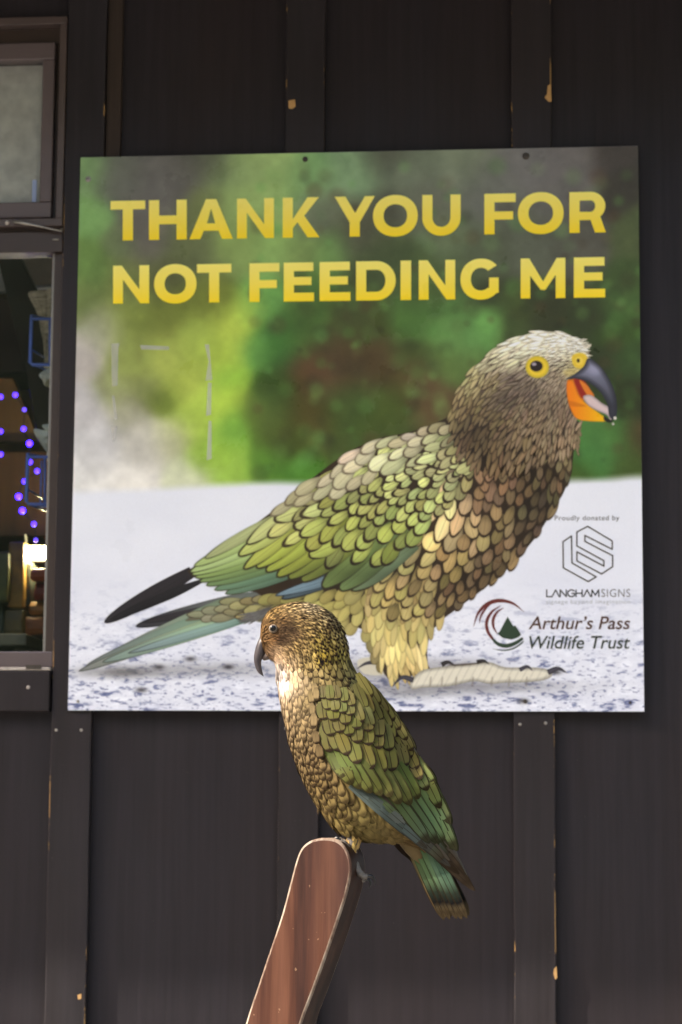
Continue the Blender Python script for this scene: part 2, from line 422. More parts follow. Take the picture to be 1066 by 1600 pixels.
thing('tape_strip', box(X(50, 300, 0.011), X(57, 300, 0.011), 0.0112, 0.0117, Z(53, 318, 0.011), Z(53, 281, 0.011)), simple('pale_blue_tape', (150, 165, 200), 0.5), 'short strip of pale blue tape on the upper window pane', 'tape')

# things seen through the lower pane
def poly_slab(pts, Y, th):
    P = [pz(x, y, Y) for x, y in pts]; n = len(P)
    V = [tuple(p) for p in P] + [(p.x, p.y+th, p.z) for p in P]
    F = [tuple(range(n))[::-1], tuple(range(n, 2*n))] + [(i, (i+1) % n, (i+1) % n+n, i+n) for i in range(n)]
    return V, F
M_DARKWOOD = simple('dark_varnished_timber', (44, 30, 24), 0.4, var=0.3, scale=10)
M_MIDWOOD, nt, bs = newmat('amber_timber')
nt.links.new(ramp(nt, noise_node(nt, 12, (1, 1, 0.1), 5), [(0.3, rgba((112, 78, 42))), (0.7, rgba((160, 122, 74)))]), bs.inputs['Base Color']); bs.inputs['Roughness'].default_value = 0.4
thing('stair_stringer', poly_slab([(-40, 395), (28, 395), (64, 470), (84, 560), (95, 700), (60, 690), (40, 580), (-5, 400)], 0.95, 0.05), M_DARKWOOD, 'dark diagonal timber stringer crossing behind the lower window pane', 'stringer', bev=0.003)
thing('notice_board', poly_slab([(-90, 380), (0, 412), (16, 455), (-90, 460)], 1.6, 0.02), simple('white_board', (205, 205, 210), 0.5), 'white panel behind the dark diagonal stringer inside the window', 'panel')
thing('ceiling_panel', poly_slab([(22, 396), (105, 396), (105, 448), (48, 450)], 1.25, 0.02), simple('grey_panel', (150, 138, 132), 0.5), 'grey panel with a pale edge at the top of the lower window', 'panel')
thing('panel_edge_strip', join(tube([pz(22, 398, 1.2), pz(48, 449, 1.2)], 0.006, 6), tube([pz(48, 450, 1.2), pz(110, 447, 1.2)], 0.007, 6)), simple('pale_blue_grey_trim', (170, 172, 182), 0.5), 'pale bent trim along the edge of the grey panel inside', 'trim', smooth=True)
thing('maroon_cabinet', poly_slab([(-60, 465), (50, 465), (62, 580), (-60, 588)], 1.5, 0.25), simple('dark_maroon_lacquer', (58, 28, 28), 0.4, var=0.2, scale=8), 'dark maroon cabinet deep inside the shop behind the blue lights', 'cabinet', bev=0.006)
thing('timber_partition', poly_slab([(-60, 590), (20, 590), (62, 690), (-60, 690)], 1.35, 0.04), M_MIDWOOD, 'amber timber partition with a sloping side behind the blue lights', 'partition', bev=0.003)
thing('timber_counter', poly_slab([(-60, 705), (95, 705), (95, 838), (-60, 838)], 1.3, 0.35), M_ROOMWALL, 'brown timber counter front below the sloping partition inside', 'counter', bev=0.004)
# cream paper roll hanging and narrowing downwards, with frayed folds
def crumple(pts, Y, amp, seed, th=0.004):
    rr = random.Random(seed); P = catmull([(x, y) for x, y in pts], 4, closed=True)
    n = len(P); c = P.mean(0); V = []
    for k, (s, dy) in enumerate(((1.0, 0.0), (0.66, -0.012), (0.3, -0.02))):
        for q in P:
            r = c+(q-c)*s
            V.append(tuple(px(r[0], r[1], Y+dy+rr.uniform(-amp, amp))))
    F = []
    for k in range(2):
        for i in range(n): F.append((k*n+i, k*n+(i+1) % n, (k+1)*n+(i+1) % n, (k+1)*n+i))
    F.append(tuple(2*n+i for i in range(n)))
    nb = len(V); V += [(v[0], Y+0.02, v[2]) for v in V[:n]]
    F += [(i, nb+i, nb+(i+1) % n, (i+1) % n) for i in range(n)] + [tuple(nb+i for i in range(n))[::-1]]
    return V, F
M_PAPER, nt, bs = newmat('cream_newsprint')
nt.links.new(ramp(nt, noise_node(nt, 130, (0.25, 1, 1.0), 3), [(0.35, rgba((176, 164, 146))), (0.65, rgba((240, 228, 206)))]), bs.inputs['Base Color']); bs.inputs['Roughness'].default_value = 0.9
M_WHITEP = simple('white_paper', (240, 240, 232), 0.8, var=0.08, scale=40)
thing('newsprint_banner', crumple([(44, 457), (70, 454), (96, 452), (94, 520), (92, 600), (84, 602), (71, 598), (68, 540), (64, 520), (60, 497), (54, 480)], 0.34, 0.004, 3), M_PAPER, 'cream crinkled paper hanging down behind the upper blue wire rack', 'paper')
for pts, s, lab in (([(61, 586), (70, 578), (84, 574), (86, 592), (78, 594), (70, 602), (66, 594)], 5, 'small crumpled white paper bow under the upper blue wire rack'),
               ([(53, 670), (66, 672), (84, 676), (84, 705), (74, 706), (64, 694), (55, 680)], 6, 'large folded white paper fan above the lower blue wire rack'),
               ([(66, 664), (84, 664), (84, 674), (72, 673)], 7, 'narrow white paper fold tucked above the large paper fan'),
               ([(73, 708), (80, 708), (79, 735), (75, 728)], 8, 'thin white paper point hanging inside the lower blue wire rack')):
    thing('folded_paper', crumple(pts, 0.30, 0.004, s), M_WHITEP, lab, 'paper')
# blue wire racks
M_BLUE = simple('blue_coated_wire', (104, 130, 225), 0.35, var=0.1, scale=30)
def rack(x0, x1, y0, y1, lab, sk):
    Y = 0.20; w = 0.0042
    e = empty('wire_rack', tuple(pz(x0, y1, Y))); tag(e, lab, 'rack', 'blue wire racks in the window')
    P = lambda x, y, Y=Y: pz(x, y, Y)
    bk = 0.20
    mesh('front_frame', *join(tube([P(x0+3, y0-6), P(x0+2, y0+4), P(x0, y1-4), P(x0+4, y1), P(x1+22, y1)], w, 8), tube([P(x0+3, y0), P(x1+24, y0)], w*0.85, 8)), M_BLUE, e, smooth=True)
    mesh('wire', *tube([P(x1-7, y0), P(x1-7, y1)], w*0.7, 8), M_BLUE, e, smooth=True)
    mesh('wire', *tube([P(x0+2, y1-24, Y), P(x1-6, y1-6, Y+bk)], w*0.45, 6), M_BLUE, e, smooth=True)
    mesh('wire', *tube([P(x0+4, y1, Y), P(x1+2, y1+13, Y+bk)], w*0.55, 6), M_BLUE, e, smooth=True)
    mesh('wire', *tube([P(x0+3, y0-5, Y), P(x1+4, y0+2, Y+bk)], w*0.45, 6), M_BLUE, e, smooth=True)
    mesh('back_frame', *tube([P(x1-12, y0+6, Y+bk), P(x1-14, y1+4, Y+bk), P(x1+24, y1+4, Y+bk)], w*0.6, 6), M_BLUE, e, smooth=True)
    return e
rack(47, 85, 498, 570, 'blue wire rack beside the crinkled cream paper inside the window', 0)
rack(41, 77, 714, 788, 'blue wire rack below the folded white paper fan inside the window', 1)
# string of small blue lights
M_LED = emit('blue_led', (30, 10, 255), 9.0); M_LED2 = emit('violet_led_dim', (70, 50, 190), 1.2)
leds = [(1, 620, 1), (24, 617, 1), (38, 640, 2), (37, 670, 1), (1, 674, 1), (46, 693, 0), (1, 710, 1), (47, 722, 1), (58, 736, 1), (38, 752, 1), (29, 776, 0), (35, 798, 0), (53, 819, 1), (56, 844, 2)]
M_LEDM = emit('violet_led', (48, 25, 225), 3.0)
for i, (x, y, d) in enumerate(leds):
    o = mesh('string_light', *sphere(pz(x, y, 1.0), (0.0082, 0.0068, 0.006)[d], 10, 8), (M_LED, M_LEDM, M_LED2)[d], smooth=True)
    tag(o, ('bright blue glowing bulb of the string lights inside the lower window', 'dimmer violet blue bulb of the string lights inside the lower window', 'faint small violet bulb of the string lights inside the lower window')[d], 'light', ('bright blue string bulbs', 'dimmer violet string bulbs', 'faint violet string bulbs')[d])
wire = catmull([pz(x, y, 1.006) for x, y, d in sorted(leds, key=lambda q: q[1]) if x > 20], 4)
thing('light_cable', tube(wire, 0.0012, 5), simple('dark_cable', (22, 20, 26), 0.5), 'thin dark cable carrying the small blue bulbs inside the window', 'cable', smooth=True)
# shop lamp
lp = pz(37, 862, 1.05); lq = pz(76, 862, 1.05)
lampo = empty('shop_lamp', tuple((lp+lq)/2)); tag(lampo, 'glowing white rectangular lamp above the shelves inside the window', 'lamp')
mesh('diffuser', *box(lp.x, lq.x, 1.05, 1.09, Z(50, 872, 1.05), Z(50, 853, 1.05)), emit('lamp_glow', (255, 244, 190), 38.0), lampo); bevel(lampo.children[0], 0.008, 3)
mesh('housing', *box(lp.x-0.012, lq.x+0.04, 1.092, 1.11, Z(50, 874, 1.05), Z(50, 849, 1.05)), M_DARKMETAL, lampo)
mesh('hanger', *tube([pz(41, 851, 1.10), pz(39, 835, 1.10)], 0.004, 6), M_METAL, lampo)
# shelves of goods
goods = [(-25, 12, 862, 940, (86, 92, 54), 'box', 'olive green packet on the shop shelf left of the golden box'), (14, 36, 846, 950, (140, 108, 50), 'box', 'tall golden brown box on the shop shelf under the lamp'),
         (37, 48, 878, 948, (66, 72, 66), 'box', 'narrow dark grey carton on the shop shelf under the lamp'), (49, 76, 888, 908, (168, 74, 36), 'box', 'orange carton stacked above the crimson carton under the lamp'),
         (54, 75, 910, 938, (120, 34, 36), 'box', 'crimson carton under the orange carton on the shelf'), (46, 76, 940, 962, (150, 104, 48), 'box', 'flat ochre carton below the crimson carton on the shelf'),
         (40, 74, 964, 992, (126, 66, 30), 'box', 'rust brown basket box at the bottom of the shop shelf'), (8, 36, 952, 1002, (82, 70, 38), 'box', 'brown sack like box beside the rust brown basket'), (-25, 6, 944, 1004, (54, 60, 48), 'box', 'dark green box at the bottom corner of the shop shelf')]
for i, (x0, x1, y0, y1, c, cat, lab) in enumerate(goods):
    Y = 1.0+0.03*(i % 3)
    a, b = pz(x0, y0, Y), pz(x1, y1, Y)
    v, f = box(a.x, b.x, Y, Y+0.12, b.z, a.z)
    # soft-sided pack: sides bulge and the top is pinched
    bmm = bmesh.new(); vv = [bmm.verts.new(q) for q in v]
    for q in f: bmm.faces.new([vv[k] for k in q])
    bmesh.ops.subdivide_edges(bmm, edges=bmm.edges[:], cuts=2, use_grid_fill=True)
    cx, cz = 0.5*(a.x+b.x), 0.5*(a.z+b.z)
    for w in bmm.verts:
        k = 1-abs((w.co.z-cz)/max(1e-4, (a.z-b.z)/2))
        w.co.x += (w.co.x-cx)*0.06*k; w.co.y -= 0.01*k*(1 if w.co.y < Y+0.06 else -1); w.co.x += random.uniform(-.002, .002)
    me = bpy.data.meshes.new('shop_pack'); bmm.to_mesh(me); bmm.free()
    me.materials.append(simple('pack_print_%d' % i, c, 0.5, var=0.45, scale=22))
    o = bpy.data.objects.new('shop_pack', me); COL.objects.link(o); bevel(o, 0.006, 2); tag(o, lab, cat)
zsh = Z(40, 1004, 1.0)
thing('shop_shelf', join(box(RX0+0.1, X(80, 1004, 1.0), 0.72, 1.24, zsh-0.03, zsh), box(RX0+0.12, RX0+0.16, 0.8, 1.2, 0.03, zsh-0.03), box(X(80, 1004, 1.0)-0.05, X(80, 1004, 1.0)-0.01, 0.8, 1.2, 0.03, zsh-0.03)), simple('pale_shelf_cloth', (150, 140, 118), 0.7, var=0.2, scale=20), 'pale cloth covered shelf holding the packets inside the window', 'shelf', bev=0.004)

# ------------------------------------------------------------------ the sign: its print is painted here from strokes
SW, SH, YS = 1.2, 1.19658, -0.030
CS = 1250.0
CW, CH = int(SW*CS), int(SH*CS)
K = 1.67                                            # canvas pixels per photo pixel
def S(pts):
    pts = np.asarray(pts, float)
    w = px(pts[..., 0], pts[..., 1], YS)
    return np.stack([(w[..., 0]+SW/2)*CS, (SIGN_Z+SH-w[..., 2])*CS], -1)
IMG = np.zeros((CH, CW, 3))
gy, gx = np.mgrid[0:CH, 0:CW].astype(float)
# photo-pixel coordinates of every canvas pixel (affine fit is close enough for soft fields)
_A = np.array([[126, 246], [997, 228], [1007, 1112], [106, 1110], [560, 670]], float); _B = S(_A)
_M = np.linalg.lstsq(np.c_[_B, _B[:, :1]*_B[:, 1:], np.ones(5)], _A, rcond=None)[0]
FX = gx*_M[0, 0]+gy*_M[1, 0]+gx*gy*_M[2, 0]+_M[3, 0]
FY = gx*_M[0, 1]+gy*_M[1, 1]+gx*gy*_M[2, 1]+_M[3, 1]
def vnoise(w, h, cx, cy, seed, octaves=4, gain=0.5):
    r = np.random.default_rng(seed); out = np.zeros((h, w)); amp = 1.0; tot = 0
    for o in range(octaves):
        nx, ny = max(2, int(w/cx*2**o)+2), max(2, int(h/cy*2**o)+2)
        g = r.random((ny+1, nx+1))
        X_ = np.linspace(0, nx-1e-6, w); Y_ = np.linspace(0, ny-1e-6, h)
        xi, yi = X_.astype(int), Y_.astype(int); fx, fy = X_-xi, Y_-yi
        fx = fx*fx*(3-2*fx); fy = (fy*fy*(3-2*fy))[:, None]
        a = g[yi][:, xi]*(1-fx)+g[yi][:, xi+1]*fx; b = g[yi+1][:, xi]*(1-fx)+g[yi+1][:, xi+1]*fx
        out += amp*(a*(1-fy)+b*fy); tot += amp; amp *= gain
    return out/tot
def sstep(a, b, x):
    t = np.clip((x-a)/(b-a), 0, 1); return t*t*(3-2*t)
# --- blurred foliage, gloss haze greyed into its upper part: gaussian-weighted colour blobs (photo px x, y, radius, colour)
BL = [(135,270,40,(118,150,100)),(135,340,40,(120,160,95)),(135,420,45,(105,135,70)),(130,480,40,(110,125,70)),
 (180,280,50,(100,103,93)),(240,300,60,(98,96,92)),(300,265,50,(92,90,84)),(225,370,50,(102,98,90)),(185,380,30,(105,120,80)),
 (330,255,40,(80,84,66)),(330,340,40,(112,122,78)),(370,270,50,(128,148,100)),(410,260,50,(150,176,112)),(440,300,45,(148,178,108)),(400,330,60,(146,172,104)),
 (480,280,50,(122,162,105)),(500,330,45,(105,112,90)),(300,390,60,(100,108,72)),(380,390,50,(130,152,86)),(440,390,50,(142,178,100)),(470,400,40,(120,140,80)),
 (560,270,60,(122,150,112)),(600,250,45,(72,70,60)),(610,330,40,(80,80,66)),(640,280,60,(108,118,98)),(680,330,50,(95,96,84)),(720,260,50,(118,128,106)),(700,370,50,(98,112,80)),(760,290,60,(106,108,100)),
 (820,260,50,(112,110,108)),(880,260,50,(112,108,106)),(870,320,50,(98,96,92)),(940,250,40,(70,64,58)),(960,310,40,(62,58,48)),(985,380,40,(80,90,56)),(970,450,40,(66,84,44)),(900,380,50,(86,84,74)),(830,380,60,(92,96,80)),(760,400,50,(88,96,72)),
 (560,370,50,(84,84,66)),(600,410,50,(72,84,52)),(520,400,40,(106,140,78)),(650,440,50,(78,96,54)),(720,440,40,(80,98,60)),
 (200,440,50,(112,122,66)),(270,440,50,(88,92,58)),(160,520,40,(176,176,150)),(135,560,40,(190,182,176)),(200,500,45,(132,146,66)),(260,500,50,(112,122,52)),(320,480,50,(110,120,50)),
 (210,560,45,(146,158,82)),(260,560,45,(172,184,90)),(310,540,45,(168,188,84)),(360,510,40,(186,206,82)),(390,490,35,(160,196,84)),(350,560,45,(176,200,78)),
 (180,610,40,(150,156,104)),(230,610,35,(128,136,80)),(200,650,40,(168,166,140)),(135,640,45,(196,192,192)),(150,700,50,(206,204,204)),(220,700,45,(196,192,182)),(255,625,30,(100,116,44)),(300,600,45,(174,190,84)),(310,660,50,(168,194,80)),(350,640,45,(176,206,76)),
 (270,690,40,(186,186,150)),(330,720,40,(150,186,70)),(370,690,40,(120,170,66)),(370,740,45,(150,186,76)),(300,750,40,(212,216,184)),(200,760,50,(226,222,214)),(130,760,50,(222,220,216)),(360,600,35,(150,196,72)),
 (420,470,45,(112,168,84)),(400,560,35,(104,160,76)),(440,540,50,(66,112,50)),(430,620,45,(60,84,36)),(410,660,35,(92,110,50)),(440,690,45,(72,86,34)),(420,740,40,(86,130,46)),(460,740,35,(74,122,44)),
 (490,460,45,(80,110,50)),(480,520,50,(70,96,44)),(500,590,50,(92,66,44)),(540,560,50,(78,64,40)),(480,640,50,(78,70,34)),(540,640,50,(66,84,38)),(600,580,45,(82,66,42)),(570,500,45,(70,78,40)),(600,640,50,(74,88,42)),(640,560,40,(72,84,42)),
 (650,500,45,(84,120,60)),(700,520,35,(100,140,74)),(660,610,45,(92,74,48)),(690,570,35,(92,116,60)),(730,490,35,(92,136,70)),(770,510,25,(112,168,86)),(800,490,40,(70,84,44)),(850,480,40,(60,64,40)),(760,460,35,(60,64,42)),
 (920,500,40,(56,64,38)),(960,520,40,(64,86,40)),(985,580,35,(58,78,40)),(940,570,30,(52,60,36)),(985,640,40,(50,58,30)),(945,690,40,(78,124,62)),(920,720,35,(70,120,60)),(975,720,40,(66,84,36)),(990,690,30,(74,56,34)),(900,740,30,(62,84,34)),(985,480,30,(80,110,56))]
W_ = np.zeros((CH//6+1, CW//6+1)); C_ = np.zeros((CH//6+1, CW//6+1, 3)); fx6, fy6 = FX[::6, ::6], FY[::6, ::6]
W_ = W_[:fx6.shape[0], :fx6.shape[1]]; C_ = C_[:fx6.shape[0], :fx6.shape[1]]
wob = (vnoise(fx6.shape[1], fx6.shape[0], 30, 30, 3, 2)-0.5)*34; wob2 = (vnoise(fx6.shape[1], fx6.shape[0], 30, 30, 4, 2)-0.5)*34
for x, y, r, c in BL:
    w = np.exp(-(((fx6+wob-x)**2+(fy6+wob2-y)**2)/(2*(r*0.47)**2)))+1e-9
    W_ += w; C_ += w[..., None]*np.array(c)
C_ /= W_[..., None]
# bokeh discs of leaf light in the dark hedge
br = np.random.default_rng(5)
for _ in range(420):
    x, y = br.uniform(400, 1010), br.uniform(255, 745); r = br.uniform(5, 16)
    if y < 430 and br.random() < 0.6: continue
    d = np.hypot(fx6-x, fy6-y); a = sstep(r*1.4, r*0.35, d)*br.uniform(0.08, 0.34)
    c = np.array([(104, 160, 84), (88, 136, 66), (60, 48, 32), (120, 168, 90), (40, 44, 26), (84, 62, 42)][br.integers(6)])
    C_ += a[..., None]*(c-C_)
def upscale(a, h, w):
    yi = np.linspace(0, a.shape[0]-1.001, h); xi = np.linspace(0, a.shape[1]-1.001, w)
    y0, x0 = yi.astype(int), xi.astype(int); fy, fx = (yi-y0)[:, None, None], (xi-x0)[None, :, None]
    A = a[y0]; B = a[y0+1]
    return (A[:, x0]*(1-fx)+A[:, x0+1]*fx)*(1-fy)+(B[:, x0]*(1-fx)+B[:, x0+1]*fx)*fy
C_ *= (1.0+0.10*sstep(560, 300, fy6))[..., None]  # upper print lightened to make up for the eave's shade
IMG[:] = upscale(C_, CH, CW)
IMG *= (1+0.16*(vnoise(CW, CH, 60, 60, 51, 3)-0.5)+0.10*(vnoise(CW, CH, 25, 25, 52, 2)-0.5))[..., None]
# --- bright gritty ground
hor = 768 + 6*np.sin(FX/90.0) - 0.012*(FX-100) + 4*(vnoise(CW, CH, 140, 140, 21, 3)-0.5)*2
gm = sstep(-9, 9, FY-hor)
near = np.clip((FY-770)/340.0, 0, 1)
n1 = vnoise(CW, CH, 44, 15, 31, 5, 0.62); n2 = vnoise(CW, CH, 13, 5.5, 32, 3, 0.6); n3 = vnoise(CW, CH, 300, 120, 33, 3)
base = np.stack([232-12*near-14*n3, 234-12*near-13*n3, 242-9*near-9*n3], -1)
crack = sstep(0.56, 0.76, n1)*sstep(0.35, 1.0, near)+0.85*sstep(0.60, 0.78, n2)*sstep(0.42, 0.95, near)
base -= np.clip(crack*1.35, 0, 1.5)[..., None]*np.array([84, 80, 62])
base += (sstep(0.45, 0.2, n1)*sstep(0.3, 1, near))[..., None]*np.array([16, 16, 14])
IMG += gm[..., None]*(base-IMG)
# contact shadow under tail and feet
def shadow(cx, cy, rx, ry, a, col=(86, 84, 84), rot=0.0):
    dx, dy = FX-cx, FY-cy; c, s = math.cos(rot), math.sin(rot)
    d = ((dx*c+dy*s)/rx)**2+((-dx*s+dy*c)/ry)**2
    m = np.exp(-d*1.1)*a*(0.75+0.5*n1)
    IMG[:] += np.clip(m, 0, 1)[..., None]*(np.array(col)-IMG)
shadow(190, 1050, 70, 9, 0.75); shadow(330, 1046, 150, 13, 0.45, (120, 118, 118)); shadow(560, 1048, 90, 20, 0.6, (104, 100, 100)); shadow(740, 1072, 150, 12, 0.6, (90, 88, 92)); shadow(700, 1040, 90, 12, 0.45, (110, 106, 108)); shadow(640, 1080, 70, 12, 0.4)
for x, y in ((250, 1042), (360, 1042), (222, 1077), (800, 1062), (870, 1050), (820, 1094), (300, 1030)): shadow(x, y, 9, 4, 0.85, (52, 50, 54))

def pmask(P, soft):
    """signed-distance mask of a polygon in canvas pixels -> (slice, alpha)"""
    x0, y0 = np.floor(P.min(0)-soft-2).astype(int); x1, y1 = np.ceil(P.max(0)+soft+2).astype(int)
    x0, y0 = max(x0, 0), max(y0, 0); x1, y1 = min(x1, CW-1), min(y1, CH-1)
    if x1 <= x0 or y1 <= y0: return None
    yy, xx = np.mgrid[y0:y1, x0:x1].astype(float)
    d2 = np.full(xx.shape, 1e12); ins = np.zeros(xx.shape, bool)
    Q = np.roll(P, -1, 0)
    for (ax, ay), (bx_, by_) in zip(P, Q):
        ex, ey = bx_-ax, by_-ay; L = ex*ex+ey*ey+1e-9
        t = np.clip(((xx-ax)*ex+(yy-ay)*ey)/L, 0, 1)
        d2 = np.minimum(d2, (xx-ax-t*ex)**2+(yy-ay-t*ey)**2)
        c = (ay > yy) != (by_ > yy)
        ins ^= c & (xx < ex*(yy-ay)/(ey if abs(ey) > 1e-9 else 1e-9)+ax)
    d = np.sqrt(d2)*np.where(ins, 1, -1)
    return (slice(y0, y1), slice(x0, x1)), d
def paint(pts, col, soft=1.0, alpha=1.0, smooth=4, shade=None, closed=True):
    P = S(catmull(pts, smooth, closed=True) if smooth else np.asarray(pts, float))
    r = pmask(P, soft*K)
    if r is None: return
    sl, d = r
    a = np.clip(d/(soft*K)+0.5, 0, 1)*alpha
    c = np.broadcast_to(np.array(col, float), a.shape+(3,))
    if shade is not None: c = shade(FX[sl], FY[sl], d/K, c)
    IMG[sl] += a[..., None]*(c-IMG[sl])
def feather(b, tip, wid, col, rim=(52, 40, 28), rw=1.6, rs=0.8, shaft=0.35, tipdark=1.0, sh=0.4, tm=0.62, soft=0.8, col2=None, base_dark=0.25, narrow=0.3):
    """one printed feather from base to tip (photo px)"""
    Pb, Pt = S(np.array([b, tip], float))
    L = np.hypot(*(Pt-Pb)); ax = (Pt-Pb)/max(L, 1e-6); pr = np.array([-ax[1], ax[0]]); w = wid*K/2
    m = w+6
    lo = np.minimum(Pb, Pt)-m; hi = np.maximum(Pb, Pt)+m
    x0, y0 = np.maximum(np.floor(lo).astype(int), 0); x1, y1 = np.minimum(np.ceil(hi).astype(int), [CW-1, CH-1])
    if x1 <= x0 or y1 <= y0: return
    sl = (slice(y0, y1), slice(x0, x1)); yy, xx = np.mgrid[y0:y1, x0:x1].astype(float)
    t = ((xx-Pb[0])*ax[0]+(yy-Pb[1])*ax[1])/L; s = (xx-Pb[0])*pr[0]+(yy-Pb[1])*pr[1]
    tt = np.clip(t, 0, 1)
    hw = w*np.where(tt < tm, narrow+(1-narrow)*np.sin(np.clip(tt/tm, 0, 1)*math.pi/2), np.sqrt(np.clip(1-((tt-tm)/(1-tm))**2, 0, 1)))
    d = np.where(t <= 1, hw-np.abs(s), -99.0); d = np.minimum(d, t*L)
    tedge = tm+(1-tm)*np.sqrt(np.clip(1-(s/w)**2, 0, 1)); d = np.minimum(d, np.where(t > 0.35, (tedge-t)*L, 99.0))
    if sh:
        ds = np.minimum(hw*1.0+4*K*0.5-np.abs(s), (1-t)*L+4)
        a = np.clip(ds/(4*K), 0, 1)*sh*sstep(0.25, 0.7, t)*(t < 1.25)
        IMG[sl] += a[..., None]*(np.array(rim)*0.75-IMG[sl])
    a = np.clip(d/(soft*K)+0.5, 0, 1)
    c1 = np.array(col, float); c2 = np.array(col2, float) if col2 is not None else c1
    tc = tt[..., None]
    c = c1*(1-tc)+c2*tc
    c = c*(1-base_dark*(1-sstep(0.0, 0.45, tt)))[..., None]*(1+0.10*np.clip(-s*pr[1]/max(w, 1), -1, 1))[..., None]
    c = c*(1.10-0.16*np.clip(np.abs(s)/np.maximum(hw, 1), 0, 1)**1.5)[..., None]
    c = c*(1+0.035*np.sin((tt*L+np.abs(s)*0.7)*1.9))[..., None]
    if shaft:
        q = np.exp(-(s/(0.45*K))**2)*shaft*(tt > 0.08)
        c = c+q[..., None]*(np.array(rim)-c)
    rwk = rw*K*(0.20+1.25*tipdark*sstep(0.6, 1.0, tt))
    e = np.clip(1.7*(1-d/np.maximum(rwk, 0.1)), 0, 1); e = e*e*(3-2*e)*min(1.0, rs*1.1)*sstep(0.15, 0.5, tt)
    c = c+e[..., None]*(np.array(rim)-c)
    IMG[sl] += a[..., None]*(c-IMG[sl])
def jit(c, k, r): 
    f = 1+r.uniform(-k, k); return np.clip(np.array(c, float)*f+r.uniform(-k*30, k*30, 3), 0, 255)
def inside(poly, x, y):
    r = False; n = len(poly)
    for i in range(n):
        ax, ay = poly[i]; bx_, by_ = poly[(i+1) % n]
        if (ay > y) != (by_ > y) and x < (bx_-ax)*(y-ay)/(by_-ay)+ax: r = not r
    return r
def field(CTRL):
    A = np.array([[c[0], c[1]] for c in CTRL], float)
    B = np.array([[math.cos(R(c[2])), math.sin(R(c[2])), c[3], c[4], *c[5]] + ([c[6]] if len(c) > 6 else [0.6]) for c in CTRL], float)
    def f(x, y):
        d = np.hypot(A[:, 0]-x, A[:, 1]-y); w = 1/(d+6)**3.2; w /= w.sum()
        return w@B
    return f
def plumage(poly, CTRL, seed, order, dens=0.5, kl=1.0, kw_=1.0, cj=0.10, rim=(52, 40, 28), rw=1.3, shaft=0.2, sh=0.35, **kw):
    f = field(CTRL); r = np.random.default_rng(seed); P = np.array(poly, float); lo, hi = P.min(0), P.max(0); acc = []
    miss = 0; A = np.zeros((4000, 2)); n = 0
    while miss < 400 and n < 3900:
        x, y = r.uniform(lo[0], hi[0]), r.uniform(lo[1], hi[1])
        if not inside(poly, x, y): continue
        v = f(x, y); u = v[:2]/np.hypot(*v[:2]); v[2] *= kl; v[3] *= kw_
        if n:
            dx, dy = A[:n, 0]-x, A[:n, 1]-y
            al = (dx*u[0]+dy*u[1])/(v[2]*dens); ac = (-dx*u[1]+dy*u[0])/(v[3]*dens*1.5)
            if (al*al+ac*ac).min() < 1: miss += 1; continue
        A[n] = (x, y); n += 1; miss = 0; acc.append((x, y, v, u))
    acc.sort(key=lambda q: -order(q[0], q[1]))
    for x, y, v, u in acc:
        L = v[2]*r.uniform(0.9, 1.12); L *= r.uniform(0.85, 1.2); an = math.atan2(u[1], u[0])+r.normal(0, 0.13)
        ux, uy = math.cos(an), math.sin(an)
        feather((x-ux*L*0.5, y-uy*L*0.5), (x+ux*L*0.5, y+uy*L*0.5), v[3]*r.uniform(0.72, 1.08), jit(v[4:7], cj, r), rim, rw*r.uniform(0.6, 1.35), v[7], shaft, sh=sh, **kw)
DR = (44, 34, 26)
# --- far foot behind, tail and wing tips
def claw(pts, wmax, col=(52, 50, 58)):
    C = catmull(pts, 6); n = len(C); T = np.gradient(C, axis=0); N = np.stack([-T[:, 1], T[:, 0]], 1); N /= np.hypot(N[:, 0], N[:, 1])[:, None]+1e-9
    w = wmax*(1-np.linspace(0, 1, n)**1.6)*0.5+0.3
    paint(np.r_[C+N*w[:, None], (C-N*w[:, None])[::-1]], col, 1.0, smooth=0, shade=lambda X_, Y_, d, c: c*(0.8+0.5*np.clip(d/3, 0, 1))[..., None])
paint([(560, 1030), (600, 1028), (604, 1052), (568, 1052)], (196, 190, 172), 2)
claw([(590, 1034), (572, 1036), (558, 1044)], 6)
feather((300, 893), (163, 972), 26, (38, 34, 36), (22, 20, 22), sh=0.2, shaft=0.5, base_dark=0, tm=0.45, col2=(40, 37, 40), narrow=0.7)
feather((320, 905), (172, 968), 15, (30, 28, 30), (20, 18, 20), sh=0.1, shaft=0.3, base_dark=0, tm=0.4)
feather((430, 925), (212, 978), 26, (120, 128, 122), (40, 40, 44), sh=0.3, tm=0.4, col2=(44, 42, 46), rw=2.5)
feather((420, 935), (224, 972), 15, (54, 52, 56), (30, 28, 32), sh=0.3, tm=0.4, col2=(40, 36, 38))
for k, (tx, ty, bx_, by_, c, c2, w) in enumerate([(150, 1034, 350, 940, (140, 160, 130), (92, 94, 96), 18), (134, 1041, 392, 940, (116, 150, 122), (100, 104, 104), 27), (123, 1048, 400, 948, (150, 176, 132), (112, 114, 112), 20),
        (160, 1034, 420, 950, (160, 192, 150), (112, 128, 122), 22), (200, 1020, 420, 955, (128, 160, 144), (116, 132, 136), 14)]):
    feather((bx_, by_), (tx, ty), w, c, (60, 62, 58), 1.4, 0.7, 0.25, sh=0.3, tm=0.35, col2=c2, narrow=0.75)
paint([(290, 968), (330, 948), (420, 935), (440, 950), (410, 972), (380, 960), (340, 964), (305, 969)], (96, 92, 74), 2)
